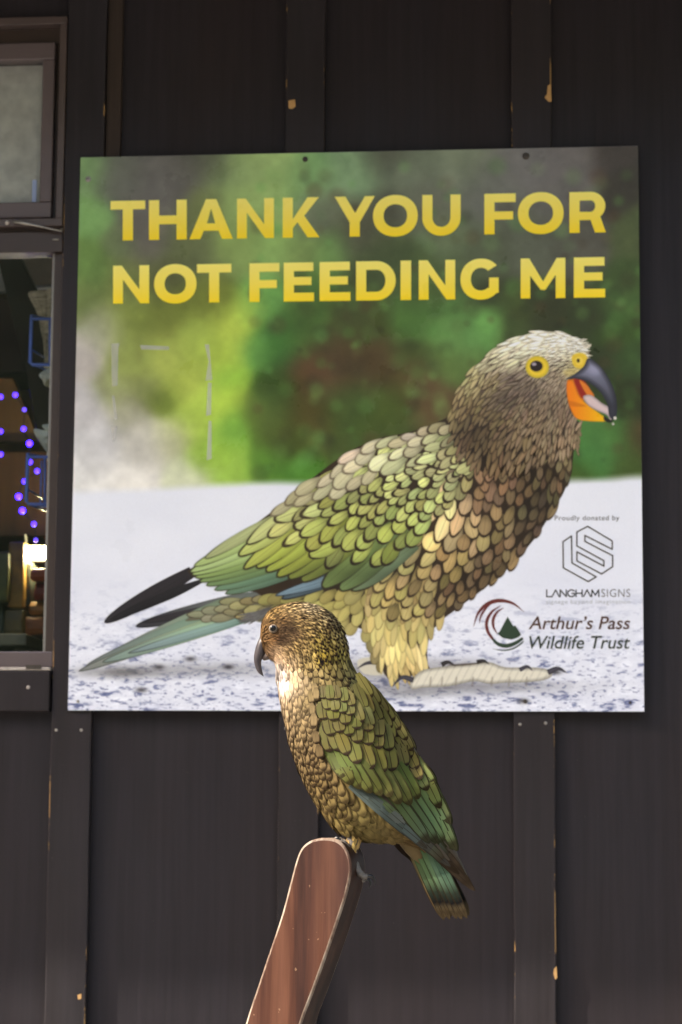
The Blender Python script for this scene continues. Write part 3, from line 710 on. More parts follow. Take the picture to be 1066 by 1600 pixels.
plumage([(300, 964), (350, 940), (430, 925), (470, 940), (440, 960), (400, 962), (340, 966)], [(320, 958, 172, 34, 14, (132, 130, 104), 0.7), (400, 948, 168, 34, 15, (134, 126, 88), 0.7), (440, 945, 165, 30, 14, (120, 112, 70), 0.6)], 61, lambda x, y: -x, sh=0.5)
for k in range(16):
    r = br.uniform; feather((425+r(-12, 12), 952+r(-6, 6)), (385+r(-16, 14), 966+r(-6, 12)), 3.2, (96, 94, 92), (60, 58, 56), sh=0, rw=0.4, shaft=0)
# --- body mass
BODY = [(706, 640), (715, 610), (735, 580), (765, 550), (800, 528), (840, 517), (880, 518), (905, 530), (922, 550), (918, 575), (892, 592), (886, 620), (896, 652), (906, 660), (903, 672), (897, 700), (893, 740), (880, 770), (862, 800), (840, 835), (818, 862), (788, 893), (755, 920), (720, 946), (690, 968), (672, 988), (667, 1012), (668, 1038), (676, 1050), (640, 1056), (612, 1066), (600, 1052), (588, 1012), (576, 985), (540, 975), (500, 965), (440, 950), (400, 925), (340, 915), (300, 900), (292, 892), (310, 880), (350, 855), (390, 825), (430, 795), (460, 770), (490, 745), (520, 722), (560, 697), (600, 682), (640, 675), (670, 665), (703, 650)]
paint(BODY, (50, 38, 27), 1.5, smooth=0)
order_b = lambda x, y: math.hypot(x-935, y-585)
# belly, flanks and thighs
plumage([(420, 935), (520, 925), (590, 900), (640, 985), (600, 1045), (572, 1000), (530, 975), (450, 955)],
        [(440, 945, 165, 34, 18, (136, 128, 74)), (520, 945, 150, 34, 20, (160, 150, 88)), (560, 960, 110, 32, 20, (168, 156, 98)), (590, 990, 95, 34, 22, (150, 140, 88)), (580, 1020, 92, 30, 16, (120, 108, 70))], 62, order_b, sh=0.35, rim=(92, 80, 44), rw=1.2)
plumage([(575, 900), (670, 900), (690, 965), (668, 1000), (666, 1040), (640, 1052), (605, 1056), (588, 1000), (572, 950)],
        [(600, 920, 120, 34, 22, (150, 132, 88)), (650, 930, 110, 32, 20, (150, 130, 84)), (600, 970, 100, 40, 26, (176, 164, 106)), (640, 985, 95, 40, 24, (168, 154, 98), 0.35), (610, 1020, 88, 44, 18, (196, 180, 122), 0.3), (650, 1025, 80, 44, 16, (204, 190, 134), 0.25), (640, 1045, 70, 30, 12, (176, 152, 96), 0.25)], 63, order_b, sh=0.3, rim=(104, 84, 48), rw=1.1, kl=1.1, kw_=0.62, tm=0.5, dens=0.42)
# breast
plumage([(700, 690), (760, 740), (870, 690), (899, 690), (890, 745), (862, 800), (818, 862), (755, 920), (690, 966), (600, 955), (570, 905), (590, 870), (640, 850), (670, 800), (690, 760)],
        [(880, 700, 98, 28, 8, (126, 108, 84), 0.6), (850, 740, 105, 28, 11, (112, 96, 70), 0.7), (800, 740, 100, 30, 15, (106, 86, 62), 0.7), (760, 760, 95, 32, 18, (128, 104, 76), 0.7), (720, 730, 85, 32, 18, (150, 140, 100), 0.8), (700, 790, 95, 44, 26, (184, 168, 120), 0.9), (690, 830, 110, 52, 34, (200, 178, 122), 0.9),
         (740, 830, 100, 36, 22, (176, 150, 104), 0.9), (780, 830, 105, 34, 18, (128, 108, 76), 0.8), (830, 820, 118, 28, 13, (112, 94, 70), 0.7), (660, 870, 125, 38, 24, (182, 164, 110), 0.8), (710, 880, 112, 36, 20, (172, 146, 98), 0.8), (760, 890, 120, 28, 14, (124, 104, 76), 0.7), (610, 890, 130, 36, 22, (176, 162, 104), 0.7), (650, 930, 120, 32, 20, (150, 130, 84), 0.8), (710, 930, 120, 26, 14, (116, 98, 68), 0.7)],
        64, order_b, dens=0.50, sh=0.65, rim=(46, 33, 23), rw=4.2, shaft=0.35, tm=0.5, cj=0.2)
# --- wing: flight feathers, then coverts row over row
feather((640, 850), (440, 935), 26, (70, 84, 92), (30, 32, 36), 2, 0.9, 0.4, sh=0.6, tm=0.5, narrow=0.7)
feather((600, 880), (430, 930), 16, (112, 134, 146), (40, 44, 50), 1.6, 0.8, 0.4, sh=0.3, tm=0.5, narrow=0.7)
for k, (bx_, by_, tx, ty, w, c) in enumerate([(520, 870, 352, 927, 22, (92, 118, 96)), (515, 865, 335, 921, 22, (98, 126, 100)), (505, 858, 322, 914, 22, (104, 128, 84)), (500, 850, 312, 908, 22, (114, 136, 84)), (490, 842, 305, 902, 22, (128, 150, 88)),
        (480, 832, 300, 897, 22, (150, 172, 108)), (470, 822, 297, 893, 20, (160, 180, 120)), (458, 812, 303, 884, 20, (152, 170, 108)), (445, 800, 320, 872, 18, (150, 156, 110))]):
    feather((bx_, by_), (tx, ty), w, c, (58, 62, 36), 1.6, 0.8, 0.3, sh=0.45, tm=0.55, narrow=0.6)
for k, (bx_, by_, tx, ty, w, c) in enumerate([(650, 850, 548, 922, 30, (112, 130, 98)), (640, 830, 530, 922, 34, (108, 128, 80)), (615, 820, 503, 918, 34, (108, 126, 72)), (590, 815, 470, 908, 32, (118, 128, 62)), (570, 815, 450, 904, 30, (124, 134, 62)), (548, 812, 432, 901, 28, (138, 146, 64)), (530, 808, 415, 893, 28, (146, 156, 70)), (510, 800, 400, 887, 28, (150, 160, 72)),
        (480, 810, 380, 889, 22, (150, 156, 76)), (490, 790, 372, 868, 26, (160, 168, 96)), (470, 785, 385, 850, 22, (166, 170, 112))]):
    feather((bx_, by_), (tx, ty), w, c, (50, 44, 26), 3.0, 0.9, 0.35, sh=0.5, tm=0.6, narrow=0.55)
WING = [(705, 690), (735, 715), (712, 745), (700, 790), (670, 815), (640, 850), (600, 872), (560, 872), (520, 868), (480, 852), (440, 830), (440, 800), (480, 765), (520, 735), (560, 708), (620, 686), (670, 672)]
plumage(WING, [(460, 800, 148, 50, 22, (160, 162, 100), 0.8), (500, 830, 140, 52, 24, (150, 156, 80), 0.9), (480, 780, 150, 46, 20, (166, 164, 118), 0.7), (540, 840, 130, 50, 26, (146, 154, 80), 1.0), (590, 850, 125, 48, 28, (140, 150, 78), 1.0), (640, 835, 125, 44, 26, (136, 146, 78), 1.0),
               (520, 780, 145, 38, 18, (158, 162, 92), 0.95), (560, 790, 135, 32, 19, (160, 164, 94), 1.0), (610, 800, 130, 32, 20, (158, 164, 94), 1.0), (660, 800, 130, 32, 20, (156, 162, 98), 1.0), (690, 790, 120, 28, 17, (150, 154, 98), 0.9),
               (580, 765, 140, 28, 16, (168, 170, 104), 1.0), (620, 765, 145, 28, 16, (172, 174, 108), 1.0), (660, 755, 150, 28, 16, (176, 178, 118), 1.0), (690, 750, 150, 28, 16, (176, 176, 124), 0.9),
               (620, 735, 155, 30, 17, (178, 180, 128), 1.0), (670, 730, 160, 30, 16, (172, 174, 122), 0.95)], 65, lambda x, y: 2000-(x*0.55-y), dens=0.45, sh=0.65, rim=(44, 33, 22), rw=5.2, shaft=0.5, cj=0.17, tm=0.55)
# scapulars and mantle, paler along the back
plumage([(440, 792), (470, 765), (500, 741), (540, 713), (580, 692), (640, 677), (690, 662), (720, 690), (738, 716), (700, 722), (640, 722), (590, 745), (540, 765), (490, 775), (460, 795)],
        [(470, 780, 145, 44, 18, (158, 152, 118), 0.45), (520, 745, 150, 44, 20, (178, 170, 138), 0.5), (550, 745, 140, 46, 24, (184, 182, 144), 0.6), (590, 725, 135, 48, 26, (182, 182, 142), 0.7), (560, 710, 155, 40, 18, (186, 172, 150), 0.4), (620, 710, 150, 42, 20, (176, 176, 134), 0.8), (640, 686, 165, 36, 14, (176, 162, 140), 0.5),
         (670, 705, 160, 38, 20, (178, 180, 126), 0.9), (690, 685, 150, 32, 15, (170, 164, 126), 0.8), (715, 705, 140, 30, 15, (166, 164, 112), 0.9)], 66, lambda x, y: 2000-x, dens=0.5, sh=0.5, rim=(62, 50, 38), rw=3.6, shaft=0.3, cj=0.12)
feather((722, 702), (742, 722), 10, (190, 184, 84), sh=0.2)
for pts in ([(744, 716), (724, 742)], [(742, 722), (712, 738)]): feather(pts[0], pts[1], 16, (176, 176, 120), (40, 30, 22), 1.6, 0.9, 0.3)
paint([(742, 722), (772, 735), (800, 726), (768, 744)], (44, 34, 26), 5, 0.6)
# --- neck and head
HEAD = [(703, 648), (715, 610), (735, 580), (765, 550), (800, 528), (840, 517), (880, 518), (905, 530), (921, 550), (912, 575), (890, 590), (884, 620), (896, 654), (906, 662), (898, 700), (870, 712), (800, 738), (755, 738), (722, 712), (704, 680)]
def hshade(X_, Y_, d, c):
    top = np.array([200, 192, 166.]); mid = np.array([100, 85, 74.]); low = np.array([46, 35, 26.])
    q = Y_+0.35*(X_-800)*0; a = sstep(575, 545, Y_-0.10*(X_-800)+np.abs(X_-850)*0.22)[..., None]; b = sstep(640, 700, Y_)[..., None]
    return (mid*(1-b)+low*b)*(1-a)+top*a
paint(HEAD, (90, 75, 60), 1.5, smooth=0, shade=lambda *a: hshade(*a)*0.94)
plumage(HEAD, [(905, 540, 190, 10, 3.5, (236, 230, 214), 0.05), (880, 528, 185, 13, 4.5, (234, 228, 210), 0.08), (840, 525, 178, 20, 6, (230, 224, 202), 0.12), (800, 540, 162, 22, 7, (226, 220, 192), 0.18), (765, 562, 145, 22, 7, (216, 208, 170), 0.3), (735, 595, 128, 20, 7, (186, 174, 124), 0.5), (712, 635, 112, 20, 8, (150, 132, 92), 0.7),
        (870, 555, 170, 10, 4, (212, 204, 180), 0.12), (895, 575, 170, 9, 3.5, (206, 194, 150), 0.12), (800, 565, 150, 20, 7, (212, 204, 170), 0.2), (770, 600, 135, 18, 6.5, (168, 152, 112), 0.4), (740, 640, 120, 19, 7.5, (128, 110, 78), 0.7),
        (800, 590, 160, 20, 6, (128, 112, 102), 0.1), (785, 620, 140, 20, 6, (112, 96, 86), 0.2), (830, 610, 130, 15, 5, (126, 110, 96), 0.25), (860, 590, 140, 12, 4.5, (166, 150, 126), 0.25), (880, 600, 115, 14, 4, (160, 142, 120), 0.2), (860, 625, 118, 16, 5, (146, 128, 106), 0.4), (885, 640, 105, 16, 4.5, (132, 112, 92), 0.3),
        (830, 650, 120, 19, 6.5, (146, 126, 100), 0.6), (780, 660, 125, 20, 7.5, (132, 110, 80), 0.75), (735, 680, 120, 22, 8.5, (112, 92, 66), 0.85), (870, 680, 105, 21, 6.5, (148, 128, 102), 0.6), (820, 700, 108, 24, 8.5, (140, 118, 88), 0.75), (770, 715, 105, 26, 10, (116, 94, 68), 0.85), (890, 690, 98, 22, 6.5, (156, 134, 106), 0.5)],
        67, order_b, dens=0.46, kl=1.4, kw_=0.92, tm=0.5, sh=0.5, rim=(54, 40, 28), rw=1.5, shaft=0.0, cj=0.09, narrow=0.2)
for k in range(26):     # fine fringe at forehead and throat
    a = br.uniform(0, 1)
    if k < 13: feather((905+12*a, 532+18*a), (912+14*a+br.uniform(0, 6), 527+20*a), 1.6, (224, 214, 196), sh=0, rw=0.2, shaft=0)
    else: feather((903-4*a, 668+30*a), (905-4*a+br.uniform(-1, 4), 680+34*a), 3, (126, 108, 84), sh=0, rw=0.4, shaft=0)
# broad light and shade of the printed photograph over the bird
bs_ = pmask(S(np.array(BODY, float)), 3.0)
def tone(x, y, rx, ry, k):
    sl, d = bs_; a = np.clip(d/4+0.5, 0, 1)*np.exp(-(((FX[sl]-x)/rx)**2+((FY[sl]-y)/ry)**2))
    IMG[sl] *= (1+k*a)[..., None]
tone(745, 690, 50, 36, -0.30); tone(840, 790, 40, 90, -0.25); tone(760, 900, 60, 40, -0.22); tone(620, 720, 120, 45, 0.16); tone(690, 830, 50, 50, 0.16); tone(850, 538, 75, 30, 0.26); tone(800, 620, 50, 40, -0.12); tone(560, 900, 110, 22, -0.25); tone(630, 1010, 40, 40, 0.14); tone(440, 850, 120, 50, 0.10)
# cere, eye, beak
paint([(894, 556), (903, 551), (914, 553), (919, 563), (915, 573), (904, 576), (895, 569)], (232, 196, 62), 2.5)
paint([(899, 560), (906, 557), (911, 562), (909, 569), (902, 570)], (240, 208, 84), 2)
paint([(901.5, 561), (905, 560.5), (905.5, 565), (902, 565.5)], (60, 40, 24), 1.2)
paint([(880, 580), (900, 574), (912, 578), (890, 588)], (206, 184, 110), 5, 0.6)
def circ(x, y, rx, ry, n=18): return [(x+rx*math.cos(2*math.pi*i/n), y+ry*math.sin(2*math.pi*i/n)) for i in range(n)]
paint(circ(839.5, 573, 18.5, 17.5), (236, 204, 60), 1.6, smooth=0, shade=lambda X_, Y_, d, c: c*(0.86+0.16*np.clip(d/6, 0, 1))[..., None])
paint(circ(839, 572, 11.5, 10.5), (214, 176, 54), 2, 0.6, smooth=0)
paint(circ(838, 571.5, 9.8, 8.4), (44, 34, 32), 1.4, smooth=0)
paint(circ(834.5, 568.5, 3.6, 2.6), (172, 162, 176), 1.6, smooth=0)
paint([(886, 596), (893, 592), (906, 592), (921, 607), (928, 620), (906, 626), (892, 618)], (206, 110, 34), 2)
paint([(897, 592), (912, 594), (922, 612), (910, 622), (902, 608)], (150, 40, 30), 3)
paint([(905, 594), (918, 602), (927, 620), (918, 618)], (220, 124, 44), 1.5)
paint([(886, 597), (895, 595), (903, 616), (916, 630), (936, 645), (950, 657), (925, 658), (902, 654), (892, 640), (886, 618)], (240, 160, 34), 1.4, shade=lambda X_, Y_, d, c: np.stack([c[..., 0]-8*(d < 2), 128+58*np.clip((X_-890)/55, 0, 1)-10*(d < 2), 26+0*X_], -1))
paint([(890, 626), (912, 632), (914, 635), (892, 634)], (196, 100, 26), 2.5, 0.55)
paint([(911, 619), (924, 617), (940, 629), (953, 637), (957, 650), (954, 657), (948, 648), (934, 642), (918, 632)], (206, 184, 184), 1.4, shade=lambda X_, Y_, d, c: c*(0.78+0.26*np.clip(d/4, 0, 1))[..., None])
paint([(944, 650), (952, 655), (958, 657), (952, 660), (944, 656)], (36, 32, 34), 1.5)
paint([(884, 592), (898, 584), (912, 572), (918, 560), (928, 563), (943, 578), (956, 600), (963, 622), (964, 645), (960, 656), (952, 650), (949, 632), (940, 615), (928, 603), (915, 595), (898, 591)], (96, 96, 112), 1.3,
      shade=lambda X_, Y_, d, c: c*(0.50+0.85*np.clip((d)/9, 0, 1)*np.clip(1.25-(Y_-560)/75, 0.18, 1))[..., None]+np.array([26, 26, 30.])*(sstep(14, 2, np.hypot((X_-930)*0.8, Y_-584)))[..., None])
paint(circ(961, 653, 2.5, 2.8, 8), (214, 208, 200), 1.2, smooth=0); paint(circ(958, 662, 2, 2.2, 8), (190, 186, 180), 1.2, smooth=0)
# near foot with its scaly toes and claws
paint([(662, 1046), (700, 1040), (740, 1036), (765, 1034), (790, 1042), (830, 1042), (858, 1046), (862, 1056), (846, 1063), (815, 1066), (790, 1066), (765, 1068), (740, 1064), (700, 1072), (660, 1074), (645, 1077), (640, 1068), (646, 1058)], (200, 195, 180), 1.5, smooth=4,
      shade=lambda X_, Y_, d, c: c*(0.70+0.36*np.clip(d/6, 0, 1)-0.07*(np.sin(X_*0.55+Y_*0.3) > 0.72))[..., None])
for x in (672, 690, 712, 738, 768, 795, 822): paint([(x, 1058), (x+2.5, 1058), (x+1, 1071), (x-1.5, 1070)], (120, 112, 100), 2, 0.5)
claw([(646, 1062), (628, 1058), (613, 1072)], 8); claw([(856, 1050), (872, 1044), (886, 1051)], 8); claw([(812, 1046), (824, 1041), (832, 1047)], 6)
claw([(690, 1038), (700, 1034), (712, 1040)], 7, (40, 36, 36)); claw([(745, 1034), (756, 1032), (764, 1037)], 6, (40, 36, 36))
paint([(700, 1038), (760, 1034), (720, 1040)], (60, 52, 44), 2, 0.7)
# print grain
IMG += (np.random.default_rng(9).normal(0, 2.6, (CH, CW, 1)))
IMG = np.clip(IMG, 3, 246)/255.0
im = bpy.data.images.new('kea_print', CW, CH, alpha=False, float_buffer=False)
buf = np.ones((CH, CW, 4), np.float32); buf[..., :3] = IMG[::-1]
im.pixels.foreach_set(buf.ravel()); im.update(); im.pack()
del gx, gy, buf
M_SIGN, nt, bs = newmat('printed_sign_face')
ti = nd(nt, 'ShaderNodeTexImage'); ti.image = im; nt.links.new(ti.outputs[0], bs.inputs['Base Color'])
bs.inputs['Roughness'].default_value = 0.30; bs.inputs['Specular IOR Level'].default_value = 0.28
nt.links.new(ramp(nt, noise_node(nt, 7, (1, 1, 1), 5), [(0.3, (0.24,)*3+(1,)), (0.75, (0.42,)*3+(1,))]), bs.inputs['Roughness'])
bump(nt, bs, noise_node(nt, 3.0, (1, 1, 1), 2), 0.01, 0.10)
M_SIGNEDGE = simple('white_sheet_edge', (210, 210, 210), 0.5)
sign = empty('kea_sign', (0, YS, SIGN_Z)); tag(sign, 'large square printed sign showing a kea and yellow lettering, screwed to the battens', 'sign')
N = 24; V, UV, F = [], [], []
for j in range(N+1):
    for i in range(N+1):
        u, v = i/N, j/N
        bow = 0.0035*math.exp(-((u-1)/0.10)**2)*(0.3+0.7*math.sin(v*math.pi))+0.002*math.exp(-(v/0.10)**2)*math.sin(u*5)
        V.append((-SW/2+u*SW, YS-bow*0.6, SIGN_Z+v*SH)); UV.append((u, v))
for j in range(N):
    for i in range(N): a = j*(N+1)+i; F.append((a, a+1, a+N+2, a+N+1))
sheet = mesh('printed_sheet', V, F, M_SIGN, sign, uv=UV)
sheet.data.materials.append(M_SIGNEDGE)
sm = sheet.modifiers.new('thick', 'SOLIDIFY'); sm.thickness = 0.0035; sm.offset = -1; sm.material_offset_rim = 1; sm.material_offset = 1

# ------------------------------------------------------------------ lettering and logos on the sign
def sheet_y(x, z):
    u, v = (x+SW/2)/SW, (z-SIGN_Z)/SH
    return YS-0.6*(0.0035*math.exp(-((u-1)/0.10)**2)*(0.3+0.7*math.sin(v*math.pi))+0.002*math.exp(-(v/0.10)**2)*math.sin(u*5))
def flat(polys, lift=0.0005):
    """polys: list of [outer, hole...] in photo px -> flat mesh on the sheet"""
    V, F = [], []
    for rings in polys:
        pts3 = [[Vector((p[0], -p[1], 0)) for p in r] for r in rings]
        tri = tessellate_polygon(pts3); flatp = [p for r in rings for p in r]; n = len(V)
        for p in flatp:
            q = px(p[0], p[1], YS); V.append((q[0], sheet_y(q[0], q[2])-lift, q[2]))
        for t in tri:
            a, b, c = [Vector((flatp[k][0], -flatp[k][1])) for k in t]
            cr = (b-a).cross(c-a) if False else (b.x-a.x)*(c.y-a.y)-(b.y-a.y)*(c.x-a.x)
            F.append(tuple(k+n for k in (t if cr > 0 else t[::-1])))
    return V, F
def ell(cx, cy, rx, ry, a0, a1, n=28): return [(cx+rx*math.cos(R(a0+(a1-a0)*i/n)), cy-ry*math.sin(R(a0+(a1-a0)*i/n))) for i in range(n+1)]
def sup(cx, cy, rx, ry, a0, a1, n=28, e=0.94):
    o = []
    for i in range(n+1):
        t = R(a0+(a1-a0)*i/n); c, s = math.cos(t), math.sin(t)
        o.append((cx+rx*math.copysign(abs(c)**e, c), cy-ry*math.copysign(abs(s)**e, s)))
    return o
def glyph(ch, x0, x1, y0, y1):
    """heavy geometric capital in the box x0..x1, y0 (top)..y1 (bottom); returns list of polygons with holes"""
    w, h = x1-x0, y1-y0; s, b = 16.0, 13.6
    m = (y0+y1)/2
    if ch == 'T': c = (x0+x1)/2; return [[[(x0, y0), (x1, y0), (x1, y0+b), (c+s/2, y0+b), (c+s/2, y1), (c-s/2, y1), (c-s/2, y0+b), (x0, y0+b)]]]
    if ch == 'H': return [[[(x0, y0), (x0+s, y0), (x0+s, m-b/2), (x1-s, m-b/2), (x1-s, y0), (x1, y0), (x1, y1), (x1-s, y1), (x1-s, m+b/2), (x0+s, m+b/2), (x0+s, y1), (x0, y1)]]]
    if ch == 'I': return [[[(x0, y0), (x1, y0), (x1, y1), (x0, y1)]]]
    if ch in 'EF':
        o = [(x0, y0), (x1 if ch == 'F' else x1-1, y0), (x1 if ch == 'F' else x1-1, y0+b), (x0+s, y0+b)]
        mm = m-b/2-1 if ch == 'E' else m-b/2+3
        o += [(x0+s, mm), (x1-4, mm), (x1-4, mm+b-0.8), (x0+s, mm+b-0.8)]
        o += [(x0+s, y1-b), (x1, y1-b), (x1, y1), (x0, y1)] if ch == 'E' else [(x0+s, y1), (x0, y1)]
        return [[o]]
    if ch == 'N': return [[[(x0, y0), (x0+s*0.86, y0), (x1-s+0.5, y1-22), (x1-s+0.5, y0), (x1, y0), (x1, y1), (x1-s*0.86, y1), (x0+s-0.5, y0+22), (x0+s-0.5, y1), (x0, y1)]]]
    if ch == 'A':
        c = (x0+x1)/2; t = 8.2
        f = lambda y: (y1-y)/h          # 0 at the foot
        xi = lambda y, sg: c+sg*((w/2-s*1.05)-(w/2-s*1.05-0.5)*f(y)*1.28)
        yb1, yb0 = y1-13.0, y1-13.0-11.5
        return [[[(c-t, y0), (c+t, y0), (x1, y1), (x1-s*1.06, y1), (x1-s*1.06-5.6, yb1), (x0+s*1.06+5.6, yb1), (x0+s*1.06, y1), (x0, y1)], [(x0+s*1.06+10.6, yb0), (x1-s*1.06-10.6, yb0), (c, y0+14.5)]]]
    if ch == 'K':
        return [[[(x0, y0), (x0+s, y0), (x0+s, m+2.5), (x1-19, y0), (x1-1, y0), (x0+w*0.585, m-2.6), (x1, y1), (x1-18.6, y1), (x0+w*0.40, m+7.5), (x0+s, m+20.5-4), (x0+s, y1), (x0, y1)]]]
    if ch == 'Y': c = (x0+x1)/2; return [[[(x0, y0), (x0+17, y0), (c+0.6, y0+26), (x1-15.6, y0), (x1, y0), (c+s/2, y0+40.5), (c+s/2, y1), (c-s/2, y1), (c-s/2, y0+40.5)]]]
    if ch == 'M': c = (x0+x1)/2; return [[[(x0, y0), (x0+13.4, y0), (c+0.2, y0+36.5), (x1-13.6, y0), (x1, y0), (x1, y1), (x1-15, y1), (x1-15.2, y0+26.5), (c+3.8, y1-13.2), (c-3.6, y1-13.2), (x0+15, y0+27.5), (x0+15, y1), (x0, y1)]]]
    if ch == 'O': c = (x0+x1)/2; return [[sup(c, m, w/2, h/2+1, 0, 360, 48)[:-1], sup(c, m, w/2-16.6, h/2+1-14.6, 0, 360, 48)[:-1]]]
    if ch == 'U':
        c = (x0+x1)/2; yb = y1-w*0.46
        return [[[(x0, y0)]+[(x0, yb)]+ell(c, yb, w/2, y1+1-yb, 180, 360, 24)[1:]+[(x1, y0), (x1-s, y0)]+ell(c, yb, w/2-s, y1+1-yb-14, 360, 180, 24)+[(x0+s, y0)]]]
    if ch == 'D':
        r = h/2; c = x1-r*0.98
        return [[[(x0, y0)]+ell(c, m, x1-c, r, 90, -90, 28)+[(x0, y1)], [(x0+s, y0+b)]+ell(c, m, x1-c-16.2, r-b, 90, -90, 28)+[(x0+s, y1-b)]]]
    if ch == 'R':
        yb = y0+h*0.70; r = (yb-y0)/2; c = x1-r-2.0
        out = [(x0, y0)]+ell(c, y0+r, r+1.2, r, 90, -48, 20)+[(x1, y1), (x1-17, y1), (c+3.4-3, yb-0.6), (x0+s, yb-0.6), (x0+s, y1), (x0, y1)]
        return [[out, [(x0+s, y0+b)]+ell(c, y0+r, r-14.8, r-b+0.2, 90, -90, 18)+[(x0+s, yb-b-0.2)]]]
    if ch == 'G':
        c = x0+w*0.535; rx, ry = c-x0, h/2+1
        return [[sup(c, m, rx, ry, 40, 318, 36)+[(x1, y1-9.6), (x1, m-2.2), (x1-15, m-2.2), (x1-15, y1-17.2)]+sup(c, m, rx-16.4, ry-14.4, 312, 46, 32)]]
ROW1 = [('T', 172.7, 227.1), ('H', 232.9, 292), ('A', 296, 364), ('N', 370.4, 428.2), ('K', 441.8, 499.6), ('Y', 523, 586), ('O', 583, 653), ('U', 660, 720), ('F', 757, 806), ('O', 809.5, 881), ('R', 890, 947)]
ROW2 = [('N', 176.8, 233.3), ('O', 240.8, 307.2), ('T', 308, 361.7), ('F', 389.8, 436.8), ('E', 443.5, 490.9), ('E', 499.6, 547.8), ('D', 556.5, 618.6), ('I', 626, 642.6), ('N', 654.5, 711.5), ('G', 719.6, 779.5), ('M', 813.8, 883.7), ('E', 897, 945.9)]
M_YEL, nt, bs = newmat('yellow_print'); bs.inputs['Specular IOR Level'].default_value = 0.28
tc = nd(nt, 'ShaderNodeTexCoord'); sp = nd(nt, 'ShaderNodeSeparateXYZ'); nt.links.new(tc.outputs['UV'], sp.inputs[0])
nt.links.new(ramp(nt, sp.outputs[1], [(0.0, rgba((255, 222, 34))), (1.0, rgba((255, 240, 122)))]), bs.inputs['Base Color'])
nt.links.new(ramp(nt, noise_node(nt, 7, (1, 1, 1), 5), [(0.3, (0.24,)*3+(1,)), (0.75, (0.42,)*3+(1,))]), bs.inputs['Roughness'])
for row, (yt0, yt1, yb0, yb1), lab in ((ROW1, (314, 299.2, 376, 363.2), 'yellow capitals THANK YOU FOR'), (ROW2, (415.2, 401.6, 474.6, 464.8), 'yellow capitals NOT FEEDING ME')):
    polys = []
    for ch, a, b in row:
        k = ((a+b)/2-175)/(945-175); t = yt0+(yt1-yt0)*k; bt = yb0+(yb1-yb0)*k; sl = (yb1-yb0)/770.0; slt = (yt1-yt0)/770.0
        g = glyph(ch, a, b, t, bt); c = (a+b)/2
        polys = [[[(p[0], p[1]+(slt if p[1] < (t+bt)/2 else sl)*(p[0]-c)) for p in r] for r in rings] for rings in g]
        v, f = flat(polys); zz = np.array(v)[:, 2]; uv = np.stack([zz*0, (zz-zz.min())/(zz.max()-zz.min())], 1)
        mesh('letter', v, f, M_YEL, sign, uv=uv)
def ink(name, c): return simple(name, c, 0.4, var=0.03)
M_BLK, M_GREY, M_LGREY = ink('black_print', (26, 24, 20)), ink('grey_print', (92, 90, 88)), ink('light_grey_print', (176, 178, 182))
M_RED, M_GRN, M_BRN, M_DGR = ink('maroon_print', (92, 26, 18)), ink('green_print', (30, 52, 30)), ink('brown_print', (72, 42, 26)), ink('dark_green_print', (40, 48, 36))
def text(s, box4, mat, name, shear=0.0, bold=0.0, lab=None, sp=1.0):
    cu = bpy.data.curves.new(name, 'FONT'); cu.body = s; cu.size = 1.0; cu.shear = shear; cu.offset = bold; cu.space_character = sp; cu.resolution_u = 4
    t = bpy.data.objects.new('tmp_text', cu); COL.objects.link(t); bpy.context.view_layer.update()
    me = bpy.data.meshes.new_from_object(t.evaluated_get(bpy.context.evaluated_depsgraph_get()))
    bpy.data.objects.remove(t); bpy.data.curves.remove(cu)
    co = np.array([v.co[:] for v in me.vertices]); fs = [tuple(p.vertices) for p in me.polygons]; bpy.data.meshes.remove(me)
    lo, hi = co.min(0), co.max(0); x0, y0, x1, y1 = box4; V = []
    for c in co:
        X_ = x0+(c[0]-lo[0])/(hi[0]-lo[0])*(x1-x0); Y_ = y1-(c[1]-lo[1])/(hi[1]-lo[1])*(y1-y0)
        q = px(X_, Y_, YS); V.append((q[0], sheet_y(q[0], q[2])-0.0006, q[2]))
    o = mesh(name, V, fs, mat, sign); o['label'] = lab or ('printed words '+s)
    return o
text('Proudly donated by', (867, 805.5, 968, 815.5), M_GREY, 'lettering', bold=0.006, sp=1.1)
LET = {'L': (9, [[(0, 0), (0, 1), (1, 1)]]), 'V': (13, [[(0, 1), (.5, 0), (1, 1)]]), 'N': (11, [[(0, 1), (0, 0), (1, 1), (1, 0)]]), 'H': (11, [[(0, 0), (0, 1)], [(1, 0), (1, 1)], [(0, .5), (1, .5)]]), 'M': (13, [[(0, 1), (.04, 0), (.5, .8), (.96, 0), (1, 1)]]),
       'G': (12.5, [[(.93, .16), (.72, .02), (.4, 0), (.12, .18), (0, .5), (.12, .82), (.4, 1), (.72, .98), (.98, .8), (.98, .52), (.6, .52)]])}
xx_ = 854.5; pl_ = []
for ch in 'LVNGHVM':
    w_, st = LET[ch]; w_ *= 0.865
    for s_ in st:
        for a_, b_ in zip(s_[:-1], s_[1:]):
            A_ = np.array([xx_+a_[0]*w_, 921.8+a_[1]*10.6]); B_ = np.array([xx_+b_[0]*w_, 921.8+b_[1]*10.6]); d_ = (B_-A_)/np.hypot(*(B_-A_)); q_ = np.array([-d_[1], d_[0]])*0.95; e_ = d_*0.6
            pl_.append([[tuple(A_-e_+q_), tuple(B_+e_+q_), tuple(B_+e_-q_), tuple(A_-e_-q_)]])
    xx_ += w_+(0.6 if ch == 'L' else 1.5 if ch in 'V' else 2.2)
v, f = flat(pl_); o = mesh('lettering', v, f, M_BLK, sign); o['label'] = 'small black capitals LANGHAM'; o['kind'] = 'stuff'
text('SIGNS', (940, 920.6, 985, 933), M_GREY, 'lettering', bold=-0.006, sp=1.1, lab='thin grey capitals SIGNS')
text('signage beyond imagination', (853.5, 937, 985, 945.5), M_LGREY, 'lettering', sp=1.15)
